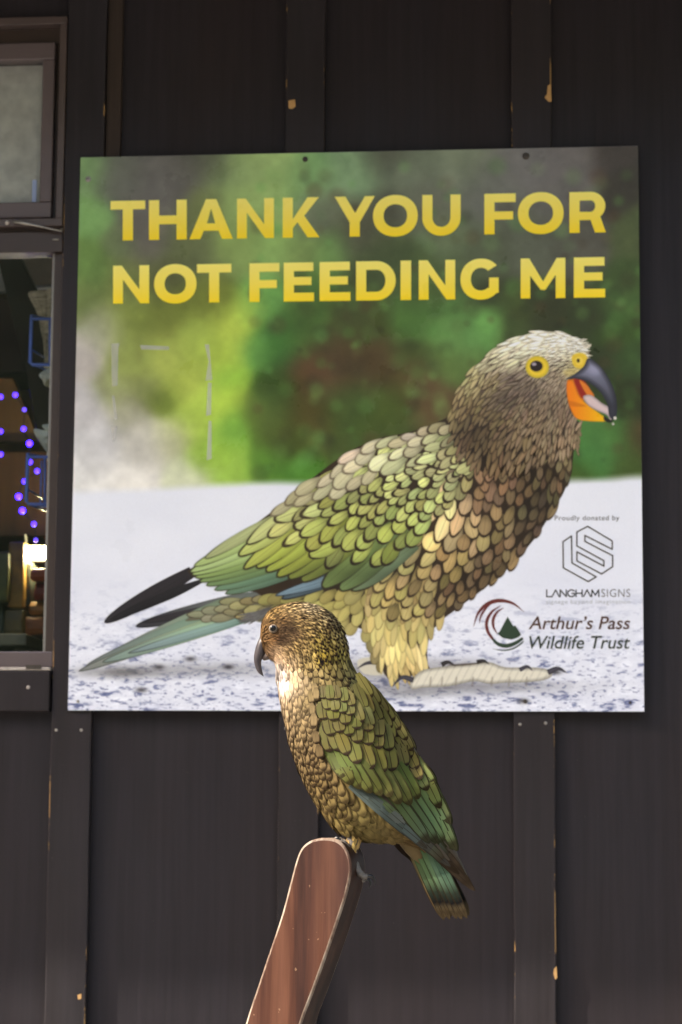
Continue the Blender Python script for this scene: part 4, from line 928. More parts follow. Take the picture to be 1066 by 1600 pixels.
text("Arthur\u2019s Pass", (826, 963, 985, 983.5), M_BRN, 'lettering', shear=0.22, bold=0.010)
text('Wildlife Trust', (827, 993.5, 985, 1014), M_DGR, 'lettering', shear=0.22, bold=0.010)
def lz(x, y): return (720+0.272*x, 790+0.272*y)
def ribbon(P, W):
    """closed or open band around polyline P with widths W -> list of quads"""
    P = np.array(P, float); T = np.gradient(P, axis=0); T /= np.hypot(T[:, 0], T[:, 1])[:, None]+1e-9; Nn = np.stack([-T[:, 1], T[:, 0]], 1); W = np.array(W)[:, None]/2
    A, B = P+Nn*W, P-Nn*W
    return [[[tuple(A[i]), tuple(A[i+1]), tuple(B[i+1]), tuple(B[i])]] for i in range(len(P)-1)]
def outline(P, w):
    out = []; n = len(P)
    for i in range(n):
        a, b = np.array(P[i], float), np.array(P[(i+1) % n], float); d = (b-a)/np.hypot(*(b-a)); q = np.array([-d[1], d[0]])*w/2; e = d*w*0.35
        out.append([[tuple(a-e+q), tuple(b+e+q), tuple(b+e-q), tuple(a-e-q)]])
    return out
L1 = [lz(*p) for p in ((588, 208), (637, 175), (640, 330), (779, 410), (733, 437), (590, 358))]
L2 = [lz(*p) for p in ((668, 152), (730, 120), (871, 204), (871, 252), (714, 172), (714, 206), (873, 288), (873, 352), (810, 393), (668, 318), (668, 266), (823, 348), (823, 317), (668, 232))]
v, f = flat(outline(L1, 2.2)+outline(L2, 2.2)); o = mesh('hexagon_logo', v, f, ink('dark_gold_print', (46, 40, 14)), sign); o['label'] = 'outlined hexagon logo of two interlocking letters'
def arcband(pts, w0, wm, w1, per=8):
    C = catmull([lz(*p) for p in pts], per); t = np.linspace(0, 1, len(C)); W = np.where(t < 0.5, w0+(wm-w0)*np.sin(t*math.pi), w1+(wm-w1)*np.sin(t*math.pi))
    return ribbon(C, W*1.0)
v, f = flat(arcband([(72, 700), (100, 620), (150, 568), (220, 546), (300, 562), (368, 614)], 0.3, 6.2, 0.2)+arcband([(108, 680), (116, 636), (145, 590), (175, 566)], 0.2, 3.4, 0.4)+arcband([(232, 574), (180, 610), (150, 665), (155, 720), (185, 768)], 0.3, 5.0, 4.0)+arcband([(250, 586), (210, 612), (187, 655), (190, 700), (212, 738)], 0.3, 4.6, 1.0))
mesh('trust_logo_arcs', v, f, M_RED, sign)
v, f = flat(arcband([(176, 758), (215, 795), (265, 806), (315, 790), (358, 762)], 3.0, 6.4, 4.2)+arcband([(180, 822), (240, 832), (300, 822), (345, 795), (362, 778)], 0.2, 2.4, 1.6)+[[[lz(*p) for p in ((270, 638), (302, 692), (316, 690), (348, 742), (330, 758), (290, 770), (240, 760), (212, 736), (225, 722))]]])
mesh('trust_logo_mountain', v, f, M_GRN, sign)
# screws and left-over tape
for x, y, r in ((138, 280, 0.0062), (477, 249, 0.0058), (822, 244, 0.0075), (821, 1096, 0.0045), (985, 1098, 0.003), (122, 1096, 0.003)):
    p = px(x, y, YS); yy = sheet_y(p[0], p[2])
    V, F = tube([(p[0], yy+0.001, p[2]), (p[0], yy-0.0022, p[2]), (p[0], yy-0.0030, p[2])], [r, r, r*0.55], 12)
    o = mesh('screw', V, F, M_DARKMETAL if x > 400 else M_METAL, sign)
    mesh('screw_slot', *box(p[0]-r*0.5, p[0]+r*0.5, yy-0.0034, yy-0.00305, p[2]-r*0.1, p[2]+r*0.1), M_DARKWOOD, o)
M_TAPE, nt, bs = newmat('old_clear_tape')
tc = nd(nt, 'ShaderNodeTexCoord')
bs.inputs['Base Color'].default_value = rgba((214, 212, 206)); bs.inputs['Roughness'].default_value = 0.35
nt.links.new(ramp(nt, noise_node(nt, 18, (1, 1, 0.5), 2), [(0.3, (0.30,)*3+(1,)), (0.7, (0.55,)*3+(1,))]), bs.inputs['Alpha'])
for pts in ([(174, 537), (187, 536), (185, 545), (184, 603), (175, 604)], [(219, 539), (265, 541), (264, 547), (221, 546)], [(320, 538), (327, 538), (332, 594), (321, 595), (326, 565)], [(325, 598), (331, 598), (330, 648), (322, 650)], [(326, 657), (331, 658), (331, 717), (323, 719)],
            [(175, 618), (179, 618), (184, 655), (178, 657)], [(174, 666), (184, 666), (179, 690), (176, 690)]):
    v, f = flat([[pts]], 0.0007); mesh('tape_residue', v, f, M_TAPE, sign)

# ------------------------------------------------------------------ weathered wooden upright the bird stands on
PD = Vector((math.sin(R(19)), math.cos(R(19)), 0)); P0 = pz(505, 1400, YB-0.028)
def on_post(x, y, back=0.0):
    d = pz(x, y, YB) - Vector(CAM); s = (P0+PD*back-Vector(CAM)).dot(PD)/d.dot(PD)
    return Vector(CAM)+d*s
left = [(350, 2585), (345, 2200), (346, 2000), (350, 1800), (364, 1680), (383, 1600), (401, 1545), (421, 1485), (440, 1428), (454, 1375), (462, 1345)]
top = [(470, 1326), (482, 1315), (497, 1310), (512, 1309.5), (527, 1313), (538, 1322), (545, 1336)]
right = [(548, 1352), (547, 1372), (540, 1402), (530, 1433), (517, 1472), (503, 1512), (487, 1556), (470, 1602), (451, 1680), (437, 1800), (433, 2000), (432, 2200), (437, 2585)]
OUT = catmull(left+top+right, 3)
F0 = [on_post(x, y) for x, y in OUT]; n = len(F0); TH = 0.046
V = [tuple(p) for p in F0]+[tuple(p+PD*TH) for p in F0]
V = [(x, y, max(z, -0.06)) for x, y, z in V]
F = [tuple(range(n))[::-1], tuple(range(n, 2*n))]+[(i, (i+1) % n, (i+1) % n+n, i+n) for i in range(n)]
M_POST, nt, bs = newmat('reddish_hardwood')
rotp = (0, R(-18), 0)
g1 = noise_node(nt, 34, (1.0, 1.0, 0.06), 6, rot=rotp, rough=0.6, dist=0.3); g2 = noise_node(nt, 9, (1.0, 1.0, 0.14), 4, rot=rotp, dist=0.6)
g3 = noise_node(nt, 160, (1, 1, 0.05), 3, rot=rotp)
c = ramp(nt, g1, [(0.36, rgba((38, 18, 12))), (0.5, rgba((64, 36, 25))), (0.64, rgba((84, 53, 39)))])
c = mix_node(nt, ramp(nt, g2, [(0.50, (0, 0, 0, 1)), (0.72, (0.75,)*3+(1,))]), c, rgba((38, 22, 21)))
c = mix_node(nt, math_node(nt, 'MULTIPLY', ramp(nt, g3, [(0.45, (0, 0, 0, 1)), (0.7, (1, 1, 1, 1))]), 0.25), c, rgba((70, 42, 34)))
sp_ = noise_node(nt, 85, (1, 1, 1), 2)
c = mix_node(nt, ramp(nt, sp_, [(0.72, (0, 0, 0, 1)), (0.75, (0.7,)*3+(1,))]), c, rgba((120, 94, 74)))
nt.links.new(c, bs.inputs['Base Color']); bs.inputs['Specular IOR Level'].default_value = 0.2; bs.inputs['Roughness'].default_value = 0.42; bump(nt, bs, g3, 0.0006, 0.5)
M_POSTEDGE, nt, bs = newmat('worn_grey_edge')
c = ramp(nt, noise_node(nt, 60, (1, 1, 0.35), 5, rough=0.7), [(0.38, rgba((74, 46, 32))), (0.5, rgba((112, 94, 80))), (0.7, rgba((150, 138, 124)))])
nt.links.new(c, bs.inputs['Base Color']); bs.inputs['Roughness'].default_value = 0.75; bump(nt, bs, noise_node(nt, 120), 0.001, 0.6)
M_POSTSIDE, nt, bs = newmat('shaded_hardwood_side')  # right side of the post: same wood, its shade put into darker colour
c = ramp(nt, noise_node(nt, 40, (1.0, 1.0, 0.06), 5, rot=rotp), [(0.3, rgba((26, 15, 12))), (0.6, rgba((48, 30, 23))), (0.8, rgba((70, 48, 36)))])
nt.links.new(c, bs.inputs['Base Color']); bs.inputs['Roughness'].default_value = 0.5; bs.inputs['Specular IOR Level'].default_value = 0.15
post = mesh('wooden_post', V, F, M_POST)
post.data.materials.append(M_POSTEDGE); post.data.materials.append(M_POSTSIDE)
nl = (len(left)+4)*3
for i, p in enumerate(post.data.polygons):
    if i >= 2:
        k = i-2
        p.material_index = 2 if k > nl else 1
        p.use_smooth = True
bevel(post, 0.0032, 3, 1)
tag(post, 'reddish brown wooden upright with worn rounded top, leaning under the perched kea', 'post')

# ------------------------------------------------------------------ the live kea
kea = empty('kea', tuple(on_post(548, 1330, 0.02))); tag(kea, 'olive green kea with dark hooked beak perched on the wooden upright', 'parrot')
def B(x, y, dep): return px(x, y, YB-np.asarray(dep, float))
MPP = 1/ (FPX/(YB-CAM[1]))                     # metres per photo pixel at the bird
STN = [  # ventral edge, dorsal edge, half depth in px
 ((410,1004),(408,990),7), ((414,1018),(411,972),15), ((421,1029),(422,955),21), ((428,1036),(446,944),27), ((431,1045),(474,941),31), ((431,1054),(503,949),34), ((432,1064),(527,968),36), ((434,1078),(541,996),38),
 ((437,1096),(549,1030),43), ((443,1126),(568,1067),52), ((450,1160),(596,1100),60), ((461,1195),(624,1142),64), ((476,1230),(646,1186),65), ((496,1264),(661,1222),62), ((523,1296),(671,1252),55), ((562,1312),(680,1280),46), ((606,1315),(686,1300),36), ((640,1322),(688,1318),26), ((660,1332),(685,1332),14)]
VE = catmull([s[0] for s in STN], 5); DE = catmull([s[1] for s in STN], 5); HD = catmull([(s[2], 0) for s in STN], 5)[:, 0]
NS, NR = len(VE), 44
INS = 0.955
def body_pt(u, th):
    u = np.clip(u, 0, NS-1.0001); i = int(u); f = u-i; i2 = min(i+1, NS-1)
    v = VE[i]*(1-f)+VE[i2]*f; d = DE[i]*(1-f)+DE[i2]*f; h = HD[i]*(1-f)+HD[i2]*f
    c = (v+d)/2; e = (d-v)/2*INS
    q = c+e*math.cos(th)
    return np.array(px(q[0], q[1], YB))+np.array([0, -h*MPP*math.sin(th)*INS, 0]), q
V = []
for i in range(NS):
    for k in range(NR): V.append(body_pt(i, 2*math.pi*k/NR)[0])
F = [(i*NR+k, i*NR+(k+1) % NR, (i+1)*NR+(k+1) % NR, (i+1)*NR+k) for i in range(NS-1) for k in range(NR)]
F += [tuple(range(NR))[::-1], tuple((NS-1)*NR+k for k in range(NR))]
bmm = bmesh.new(); vv = [bmm.verts.new(tuple(v)) for v in V]
for f in F: bmm.faces.new([vv[k] for k in f])
bmesh.ops.recalc_face_normals(bmm, faces=bmm.faces[:]); bvh = BVHTree.FromBMesh(bmm)
me = bpy.data.meshes.new('body'); bmm.to_mesh(me); bmm.free()
me.polygons.foreach_set('use_smooth', [True]*len(me.polygons))
me.materials.append(simple('dark_down', (104, 82, 52), 0.9, var=0.25, scale=120))
body = bpy.data.objects.new('body', me); COL.objects.link(body); body.parent = kea; body.matrix_parent_inverse = Matrix.Translation(-kea.location)
def body_depth(x, y):
    """how far the near flank stands out from the bird's middle plane at a photo pixel"""
    w = px(x, y, YB); h = bvh.ray_cast(Vector((w[0], YB-0.4, w[2])), Vector((0, 1, 0)))
    return (YB-h[0].y) if h[0] is not None else 0.0
def feather_mat(name, rim, s0, s1, t0, t1, shaft, rough=0.55, gloss=0.3):
    m, nt, bs = newmat(name)
    at = nd(nt, 'ShaderNodeAttribute', attribute_name='Col'); uv = nd(nt, 'ShaderNodeUVMap', uv_map='UVMap'); sp = nd(nt, 'ShaderNodeSeparateXYZ'); nt.links.new(uv.outputs[0], sp.inputs[0])
    a = math_node(nt, 'ABSOLUTE', math_node(nt, 'MULTIPLY_ADD', sp.outputs[0], 2.0, -1.0))
    def ss(x, lo, hi):
        n = nd(nt, 'ShaderNodeMapRange', interpolation_type='SMOOTHSTEP'); nt.links.new(x, n.inputs[0]); n.inputs[1].default_value = lo; n.inputs[2].default_value = hi; return n.outputs[0]
    e = math_node(nt, 'MAXIMUM', math_node(nt, 'MULTIPLY', ss(a, s0, s1), ss(sp.outputs[1], 0.25, 0.6)), ss(sp.outputs[1], t0, t1))
    e = math_node(nt, 'MULTIPLY', e, at.outputs['Alpha'])
    c = mix_node(nt, e, at.outputs['Color'], rgba(rim))
    if shaft:
        q = math_node(nt, 'SUBTRACT', 1.0, ss(a, 0.02, 0.10)); q = math_node(nt, 'MULTIPLY', q, shaft)
        c = mix_node(nt, q, c, rgba(rim))
    # barbs: faint oblique ribbing
    wv = math_node(nt, 'SINE', math_node(nt, 'MULTIPLY', math_node(nt, 'ADD', sp.outputs[1], math_node(nt, 'MULTIPLY', a, -0.25)), 150.0))
    nt.links.new(c, bs.inputs['Base Color']); bs.inputs['Roughness'].default_value = rough; bs.inputs['Specular IOR Level'].default_value = gloss
    bump(nt, bs, wv, 0.0003, 0.35)
    return m
M_PLUME = feather_mat('small_body_feathers', (30, 20, 11), 0.60, 0.95, 0.72, 0.92, 0.2, 0.65, 0.05)
M_QUILL = feather_mat('green_wing_feathers', (34, 25, 14), 0.74, 0.88, 0.84, 0.92, 0.85, 0.6, 0.06)
# ---- small feathers over head, neck, breast and belly
CT = [ # px x, y, (angle unused), length, width, colour, rim
 (412,985,0,8,3.2,(138,102,58),.3),(416,1005,0,7,3,(124,90,52),.25),(425,962,0,10,3.6,(158,124,70),.45),(445,948,0,13,4.5,(186,154,98),.45),(475,944,0,15,5.2,(200,174,126),.5),(510,958,0,15,6,(178,152,100),.6),(535,985,0,15,7,(160,136,78),.7),
 (428,1000,0,8,3.2,(112,78,44),.3),(440,975,0,9,3.2,(120,88,50),.4),(452,984,0,9,3.4,(58,42,28),.4),(440,984,0,8,3.2,(66,48,32),.4),(462,990,0,9,3.4,(84,62,40),.4),(436,1000,0,8,3,(66,48,34),.3),(446,1000,0,8,3,(84,62,42),.4),(465,975,0,11,4.2,(160,128,76),.5),(480,985,0,12,5,(160,130,74),.55),
 (422,1020,0,8,3,(164,130,96),.25),(434,1020,0,10,3.4,(168,136,98),.35),(448,1015,0,10,3.8,(150,120,76),.4),(465,1010,0,11,4.4,(156,126,72),.5),(500,1000,0,13,6.2,(170,142,66),.6),(505,1022,0,14,7.2,(176,146,52),.6),(530,1020,0,15,8,(162,138,62),.7),(545,1030,0,16,8.5,(148,128,66),.7),
 (455,1035,0,13,5,(176,146,104),.4),(480,1035,0,14,6.5,(168,140,82),.55),(436,1048,0,18,6.5,(206,188,168),.15),(445,1062,0,22,8,(210,192,170),.2),(465,1060,0,20,9,(196,168,124),.4),(500,1052,0,18,10,(158,134,82),.6),(530,1052,0,19,11,(142,124,70),.7),  # pale throat entries carry a sunlit tone
 (440,1090,0,22,8,(186,156,116),.5),(460,1090,0,22,10,(178,150,106),.55),(480,1090,0,20,11,(170,144,94),.55),(450,1130,0,22,10,(166,138,96),.65),(475,1130,0,21,12,(168,140,92),.6),(460,1170,0,20,12,(152,126,84),.7),(485,1170,0,20,13,(156,128,82),.7),(475,1210,0,20,13,(148,122,78),.7),(500,1215,0,21,14,(146,120,72),.7),
 (500,1250,0,22,15,(154,128,76),.6),(530,1255,0,24,19,(158,134,76),.65),(560,1270,0,24,19,(164,142,80),.5),(530,1285,0,24,17,(164,140,80),.45),(570,1300,0,24,15,(166,142,82),.3),(610,1295,0,26,15,(160,134,80),.3),(640,1310,0,26,12,(140,112,68),.3),
 (560,1075,0,20,13,(132,124,68),.8),(590,1105,0,22,15,(126,122,66),.85),(620,1150,0,24,16,(122,120,64),.85),(650,1200,0,26,16,(116,118,62),.85),(675,1260,0,28,15,(100,110,60),.8),(550,1050,0,18,11,(146,130,72),.75)]
_A = np.array([c[:2] for c in CT], float); _Bv = np.array([[c[3], c[4], *(lin(c[5])*np.array([0.95, 1.0, 1.18])), c[6]] for c in CT])
def bird_field(q):
    d = np.hypot(_A[:, 0]-q[0], _A[:, 1]-q[1]); w = 1/(d+5)**3.4; w /= w.sum(); return w@_Bv
WINGPOLY = [(494, 1066), (535, 1068), (566, 1090), (600, 1100), (640, 1150), (664, 1200), (688, 1262), (716, 1330), (742, 1390), (700, 1352), (640, 1308), (590, 1268), (545, 1228), (512, 1200), (502, 1165), (493, 1130)]
INNER = [(502, 1078), (532, 1080), (570, 1110), (612, 1150), (642, 1200), (662, 1250), (690, 1330), (672, 1326), (610, 1278), (548, 1234), (520, 1206), (506, 1170), (500, 1120)]
rngb = np.random.default_rng(23)
acc = np.zeros((9000, 3)); rad = np.zeros(9000); na = 0; FE = []; miss = 0
# area table for even sampling
U = np.linspace(0, NS-1.001, 160); TT = np.linspace(0, 2*math.pi, 72, endpoint=False)
GP = np.array([[body_pt(u, t)[0] for t in TT] for u in U])
dU = np.linalg.norm(np.gradient(GP, axis=0), axis=2); dT = np.linalg.norm(np.roll(GP, -1, 1)-np.roll(GP, 1, 1), axis=2)
# smaller feathers at the head need more draws there
QP = np.array([[body_pt(u, t)[1] for t in TT[:1]] for u in U])[:, 0]
fsz = np.array([bird_field(VE[int(min(u, NS-1))]*0.5+DE[int(min(u, NS-1))]*0.5) for u in U]); dens = 1/(fsz[:, 0]*fsz[:, 1])
pr = (dU*dT*dens[:, None]).ravel(); pr /= pr.sum()
cand = rngb.choice(len(pr), 42000, p=pr)
for ci in cand:
    u = U[ci // 72]+rngb.uniform(-0.3, 0.3); th = TT[ci % 72]+rngb.uniform(-0.045, 0.045)
    u = min(max(u, 0.15), NS-1.2)
    P, q = body_pt(u, th)
    if abs(math.sin(th)) > 0.25 and inside(INNER, q[0], q[1]): continue
    v = bird_field(q); r = 0.47*math.sqrt(v[0]*v[1])*MPP*0.92
    if na:
        d2 = ((acc[:na]-P)**2).sum(1)
        if (d2 < (0.5*(r+rad[:na]))**2*1.0).any(): continue
    acc[na] = P; rad[na] = r; na += 1
    P2, _ = body_pt(u+0.25, th); P1, _ = body_pt(u-0.25, th); Pa, _ = body_pt(u, th+0.05)
    D = Vector(P2-P1).normalized(); A_ = Vector(Pa-P); Nn = A_.cross(D).normalized()
    if Nn.dot(Vector(P)-Vector(px(*((VE[int(u)]+DE[int(u)])/2), YB))) < 0: Nn = -Nn
    FE.append((Vector(P), D, Nn, v, q))
    if na > 8900: break
# buff breast feathers overlap the front edge of each wing
FLOOR = [((495, 1075), .046), ((500, 1180), .060), ((560, 1120), .056), ((610, 1130), .030), ((640, 1180), .024), ((570, 1225), .088), ((545, 1215), .092), ((640, 1285), .070), ((685, 1270), .020), ((700, 1325), .022), ((742, 1388), .012), ((660, 1310), .050), ((600, 1260), .088)]
FA = np.array([f[0] for f in FLOOR], float); FB = np.array([f[1] for f in FLOOR])
def smax(a, b, k=0.006): return 0.5*(a+b+math.sqrt((a-b)**2+k*k))
def wing_depth(x, y):
    d = np.hypot(FA[:, 0]-x, FA[:, 1]-y); w = 1/(d+8)**3; fl = (w@FB)/w.sum()
    return smax(body_depth(x, y)*0.97, fl*0.62, 0.010)-0.001
EDGE = catmull([(494, 1068), (492, 1085), (492, 1110), (494, 1135), (499, 1160), (506, 1180)], 8)
for rep in range(1):
    for i, q in enumerate(EDGE):
        if rngb.random() < 0.62: continue
        qq = q+np.array([rngb.uniform(-7, 2.5), rngb.uniform(-5, 3)]); v = bird_field(qq)*np.array([0.66, 1, 1, 1, 1, 1.2]); t = i/len(EDGE)
        for sg in (1, -1):
            w = px(qq[0], qq[1], YB-(wing_depth(*qq)+0.0085-0.002*abs(q[0]-qq[0])/4)); 
            if sg < 0: w = np.array([w[0], 2*YB-w[1], w[2]])
            FE.append((Vector(w), Vector((0.10+0.45*max(0, t-0.6)+0, 0.05*sg, -1)).normalized(), Vector((-0.35, -1*sg, 0.05)).normalized(), v, qq))
TS = [0.0, 0.3, 0.6, 0.84, 0.96, 1.0]
def hwp(t, tm=0.58, nb=0.35): return nb+(1-nb)*math.sin(min(t/tm, 1)*math.pi/2) if t < tm else math.sqrt(max(0.0, 1-((t-tm)/(1-tm))**2))
V, F, UVc, CC = [], [], [], []
for P, D, Nn, v, q in FE:
    hk = min(1, max(0, (1060-q[1])/40)); v = v.copy(); v[0] *= 1+0.25*hk; v[1] *= 1-0.22*hk
    L, W, rim = v[0]*MPP*rngb.uniform(0.92, 1.15)*1.55, v[1]*MPP*rngb.uniform(0.9, 1.12)*1.2, v[5]
    sd = Nn.cross(D).normalized(); a = rngb.normal(0, 0.10); D2 = (D*math.cos(a)+sd*math.sin(a)).normalized(); sd = Nn.cross(D2).normalized()
    c = v[2:5]*(1+rngb.normal(0, 0.15 if q[1] > 1060 else 0.34))*((0.45 if q[1] > 1080 else 0.45+0.25*min(1, (1080-q[1])/60))+0.42*math.exp(-((q[0]-440)/24)**2-((q[1]-1062)/30)**2)); lift = rngb.uniform(0.06, 0.10); n0 = len(V)  # throat lightened and breast dimmed: sunlight put into the feather colours
    for t in TS:
        for s in (-1, 0, 1):
            h = hwp(t)*W/2 if t < 1 else 0.04*W
            pos = P+D2*(t-0.35)*L+sd*s*h+Nn*(L*lift*(t**1.2)-0.012*L-0.03*abs(s)*h+0.0007-L*0.02*max(0, t-0.7)*3)
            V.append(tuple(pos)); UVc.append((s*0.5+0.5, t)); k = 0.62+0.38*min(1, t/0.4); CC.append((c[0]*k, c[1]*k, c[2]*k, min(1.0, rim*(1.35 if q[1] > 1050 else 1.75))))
    for i in range(len(TS)-1):
        for j in range(2):
            a0 = n0+i*3+j; F.append((a0, a0+1, a0+4, a0+3))
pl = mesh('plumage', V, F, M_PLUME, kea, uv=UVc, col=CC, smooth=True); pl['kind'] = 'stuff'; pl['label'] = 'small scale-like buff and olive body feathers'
# ---- long feathers: wing and tail, each its own piece
def long_feather(name, b, tip, wid, cols, depf, lay, parent, mat, mirror=False, rim=0.9, tm=0.62, nb=0.45, curve=0.0, nt_=9, liftk=0.0008, camber=0.02):
    b, tip = np.array(b, float), np.array(tip, float); ax = tip-b; L = np.hypot(*ax); ax /= L; pr_ = np.array([-ax[1], ax[0]])
    ts = [0, .12, .26, .4, .54, .68, .8, .89, .96, 1.0]; V, F, UVc, CC = [], [], [], []
    ss = (-1, -0.5, 0, 0.5, 1)
    dc = [depf(*(b+ax*L*t)) for t in ts]
    for i, t in enumerate(ts):
        c = np.array([np.interp(t, [k[0] for k in cols], [lin(k[1])[j] for k in cols]) for j in range(3)])*0.60
        h = hwp(t, tm, nb)*wid/2 if t < 1 else 0.05*wid
        cen = b+ax*L*t+pr_*curve*L*math.sin(t*math.pi)
        for s in ss:
            q = cen+pr_*s*h
            dep = 0.5*dc[i]+0.5*depf(q[0], q[1])+lay+liftk*t-camber*abs(s)**1.5*h*MPP
            w = px(q[0], q[1], YB-dep)
            if mirror: w = np.array([w[0], 2*YB-w[1], w[2]])
            V.append(w); UVc.append((s*0.5+0.5, t)); CC.append((*c, rim))
    m = len(ss)
    for i in range(len(ts)-1):
        for j in range(m-1):
            a0 = i*m+j; f = (a0, a0+m, a0+m+1, a0+1); F.append(f if not mirror else f[::-1])
    return mesh(name, V, F, mat, parent, uv=UVc, col=CC, smooth=True)
rw_ = random.Random(4)
def vary(c, k=0.07):
    f = 1+rw_.uniform(-k, k); return tuple(max(0, min(255, v*f+rw_.uniform(-4, 4))) for v in c)
OL, OL2, GR, TEAL, BLUE, BRN = (110, 106, 56), (104, 99, 54), (92, 99, 50), (86, 103, 66), (80, 90, 84), (62, 50, 38)
RW = [0]
ROWS = []   # (base, tip, width, colours, layer, rim)
def row(bases, tips, w, col, lay, rim=0.9, col2=None, n=None):
    Bc = catmull(bases, 8); Tc = catmull(tips, 8); n = n or len(tips)
    ph = 0.5*(RW[0] % 2); RW[0] += 1
    def at(C, f): 
        x = f*(len(C)-1); i = min(int(x), len(C)-2); return C[i]*(1-(x-i))+C[i+1]*(x-i)
    for k in range(n):
        f = min(1.0, max(0.0, (k+ph)/(n-0.5))); c = vary(col); c2 = vary(col2) if col2 else c
        ROWS.append((at(Bc, f)+np.array([rw_.uniform(-1.5, 1.5), 0]), at(Tc, f)+np.array([rw_.uniform(-1.2, 1.2), rw_.uniform(-2, 2)]), w*rw_.uniform(0.94, 1.08), [(0, c), (0.55, c), (1, c2)], lay+0.00012*k, rim))
# primaries
for b, t, w, cs in (((612,1240),(738,1388),20,[(0,TEAL),(.5,(96,108,88)),(.68,BRN),(1,(92,76,58))]), ((605,1240),(727,1368),19,[(0,TEAL),(.55,(100,112,90)),(.75,BRN),(1,(84,70,54))]), ((590,1245),(742,1392),16,[(0,TEAL),(.5,(100,104,84)),(.65,BRN),(1,(80,66,52))]),
                    ((575,1238),(718,1366),17,[(0,BLUE),(.5,(112,116,108)),(.8,BRN),(1,BRN)]), ((556,1231),(704,1354),16,[(0,BLUE),(.6,(92,104,100)),(1,(88,86,78))]), ((546,1228),(668,1326),15,[(0,(100,112,108)),(.7,BLUE),(1,(92,90,82))])):
    ROWS.append((b, t, w, cs, 0.0002+0.0002*len(ROWS), 0.6))
# secondaries and tertials
for b, t, w, cs in (((585,1200),(672,1318),22,[(0,GR),(.6,TEAL),(1,(104,122,96))]), ((598,1195),(686,1320),22,[(0,GR),(.6,TEAL),(1,(104,126,90))]), ((612,1190),(698,1324),22,[(0,GR),(.7,(112,138,92)),(1,(110,128,84))]), ((626,1186),(708,1328),22,[(0,GR),(.7,(120,146,96)),(1,(112,126,84))]),
                    ((640,1186),(714,1330),21,[(0,OL),(.6,(130,154,104)),(1,(118,130,88))]), ((650,1190),(704,1288),20,[(0,OL),(.6,(136,152,98)),(1,(124,130,84))])):
    ROWS.append((b, t, w, cs, 0.0014+0.0002*len(ROWS), 0.85))
row([(503,1150),(520,1165),(545,1175),(575,1185),(605,1195),(632,1190)], [(540,1216),(559,1231),(588,1240),(613,1247),(638,1259),(663,1246)], 24, GR, 0.0046, 0.8, OL, 9)
row([(632,1180),(640,1178),(648,1182)], [(664,1246),(676,1222),(688,1262)], 21, (116,126,72), 0.0050, 0.95, (122,136,82), 3)
row([(505,1128),(520,1132),(545,1145),(575,1155),(605,1160),(630,1150)], [(516,1174),(538,1173),(560,1192),(592,1204),(614,1206),(643,1192)], 25, OL, 0.0054, 1.0, OL2, 8)
row([(504,1112),(530,1112),(560,1120),(590,1128),(615,1132)], [(510,1150),(538,1146),(564,1162),(594,1172),(630,1178)], 23, OL2, 0.0060, 1.0, OL, 8)
row([(503,1096),(530,1098),(560,1106),(590,1118),(612,1126)], [(505,1126),(534,1130),(562,1140),(590,1150),(622,1158)], 22, OL, 0.0066, 1.0, OL2, 7)
row([(503,1083),(525,1084),(545,1090),(570,1100)], [(506,1108),(530,1112),(552,1120),(582,1138)], 19, (116,114,68), 0.0071, 1.0, OL, 6)
row([(504,1072),(520,1070),(535,1074),(548,1082)], [(505,1092),(522,1094),(540,1096),(556,1106)], 16, (116,112,70), 0.0075, 1.0, OL, 5)
row([(552,1062),(565,1078),(580,1092),(598,1108),(615,1130),(630,1155),(640,1178)], [(566,1102),(582,1118),(600,1132),(622,1148),(634,1170),(648,1194),(658,1216)], 20, OL2, 0.0071, 1.0, OL, 9)
row([(560,1052),(578,1072),(594,1092),(612,1116),(628,1142)], [(582,1090),(602,1112),(618,1130),(634,1156),(648,1182)], 17, (112,106,62), 0.0078, 0.95, OL2, 7)
for side in (False, True):
    # under-surface of the folded wing carries the feathers
    C = np.array(WINGPOLY, float); cen = C.mean(0); V = []
    for s in (0.93, 0.62, 0.31):
        for p in catmull(WINGPOLY, 3, closed=True):
            q = cen+(p-cen)*s; w = px(q[0], q[1], YB-(wing_depth(*q)-0.002)); V.append(np.array([w[0], 2*YB-w[1], w[2]]) if side else w)
    m = len(V)//3; F = [(k*m+i, k*m+(i+1) % m, (k+1)*m+(i+1) % m, (k+1)*m+i) for k in range(2) for i in range(m)]+[tuple(2*m+i for i in range(m))]
    if side: F = [f[::-1] for f in F]
    wg = mesh('wing', V, F, simple('wing_under_down', (62, 52, 38), 0.8), kea, smooth=True)
    sm = wg.modifiers.new('thick', 'SOLIDIFY'); sm.thickness = 0.002; sm.offset = 1 if False else 0
    wg['label'] = 'folded olive green wing with dark scalloped feather edges'
    for b, t, w, cs, lay, rim in ROWS: long_feather('feather', b, t, w, cs, wing_depth, lay, wg, M_QUILL, side, rim)
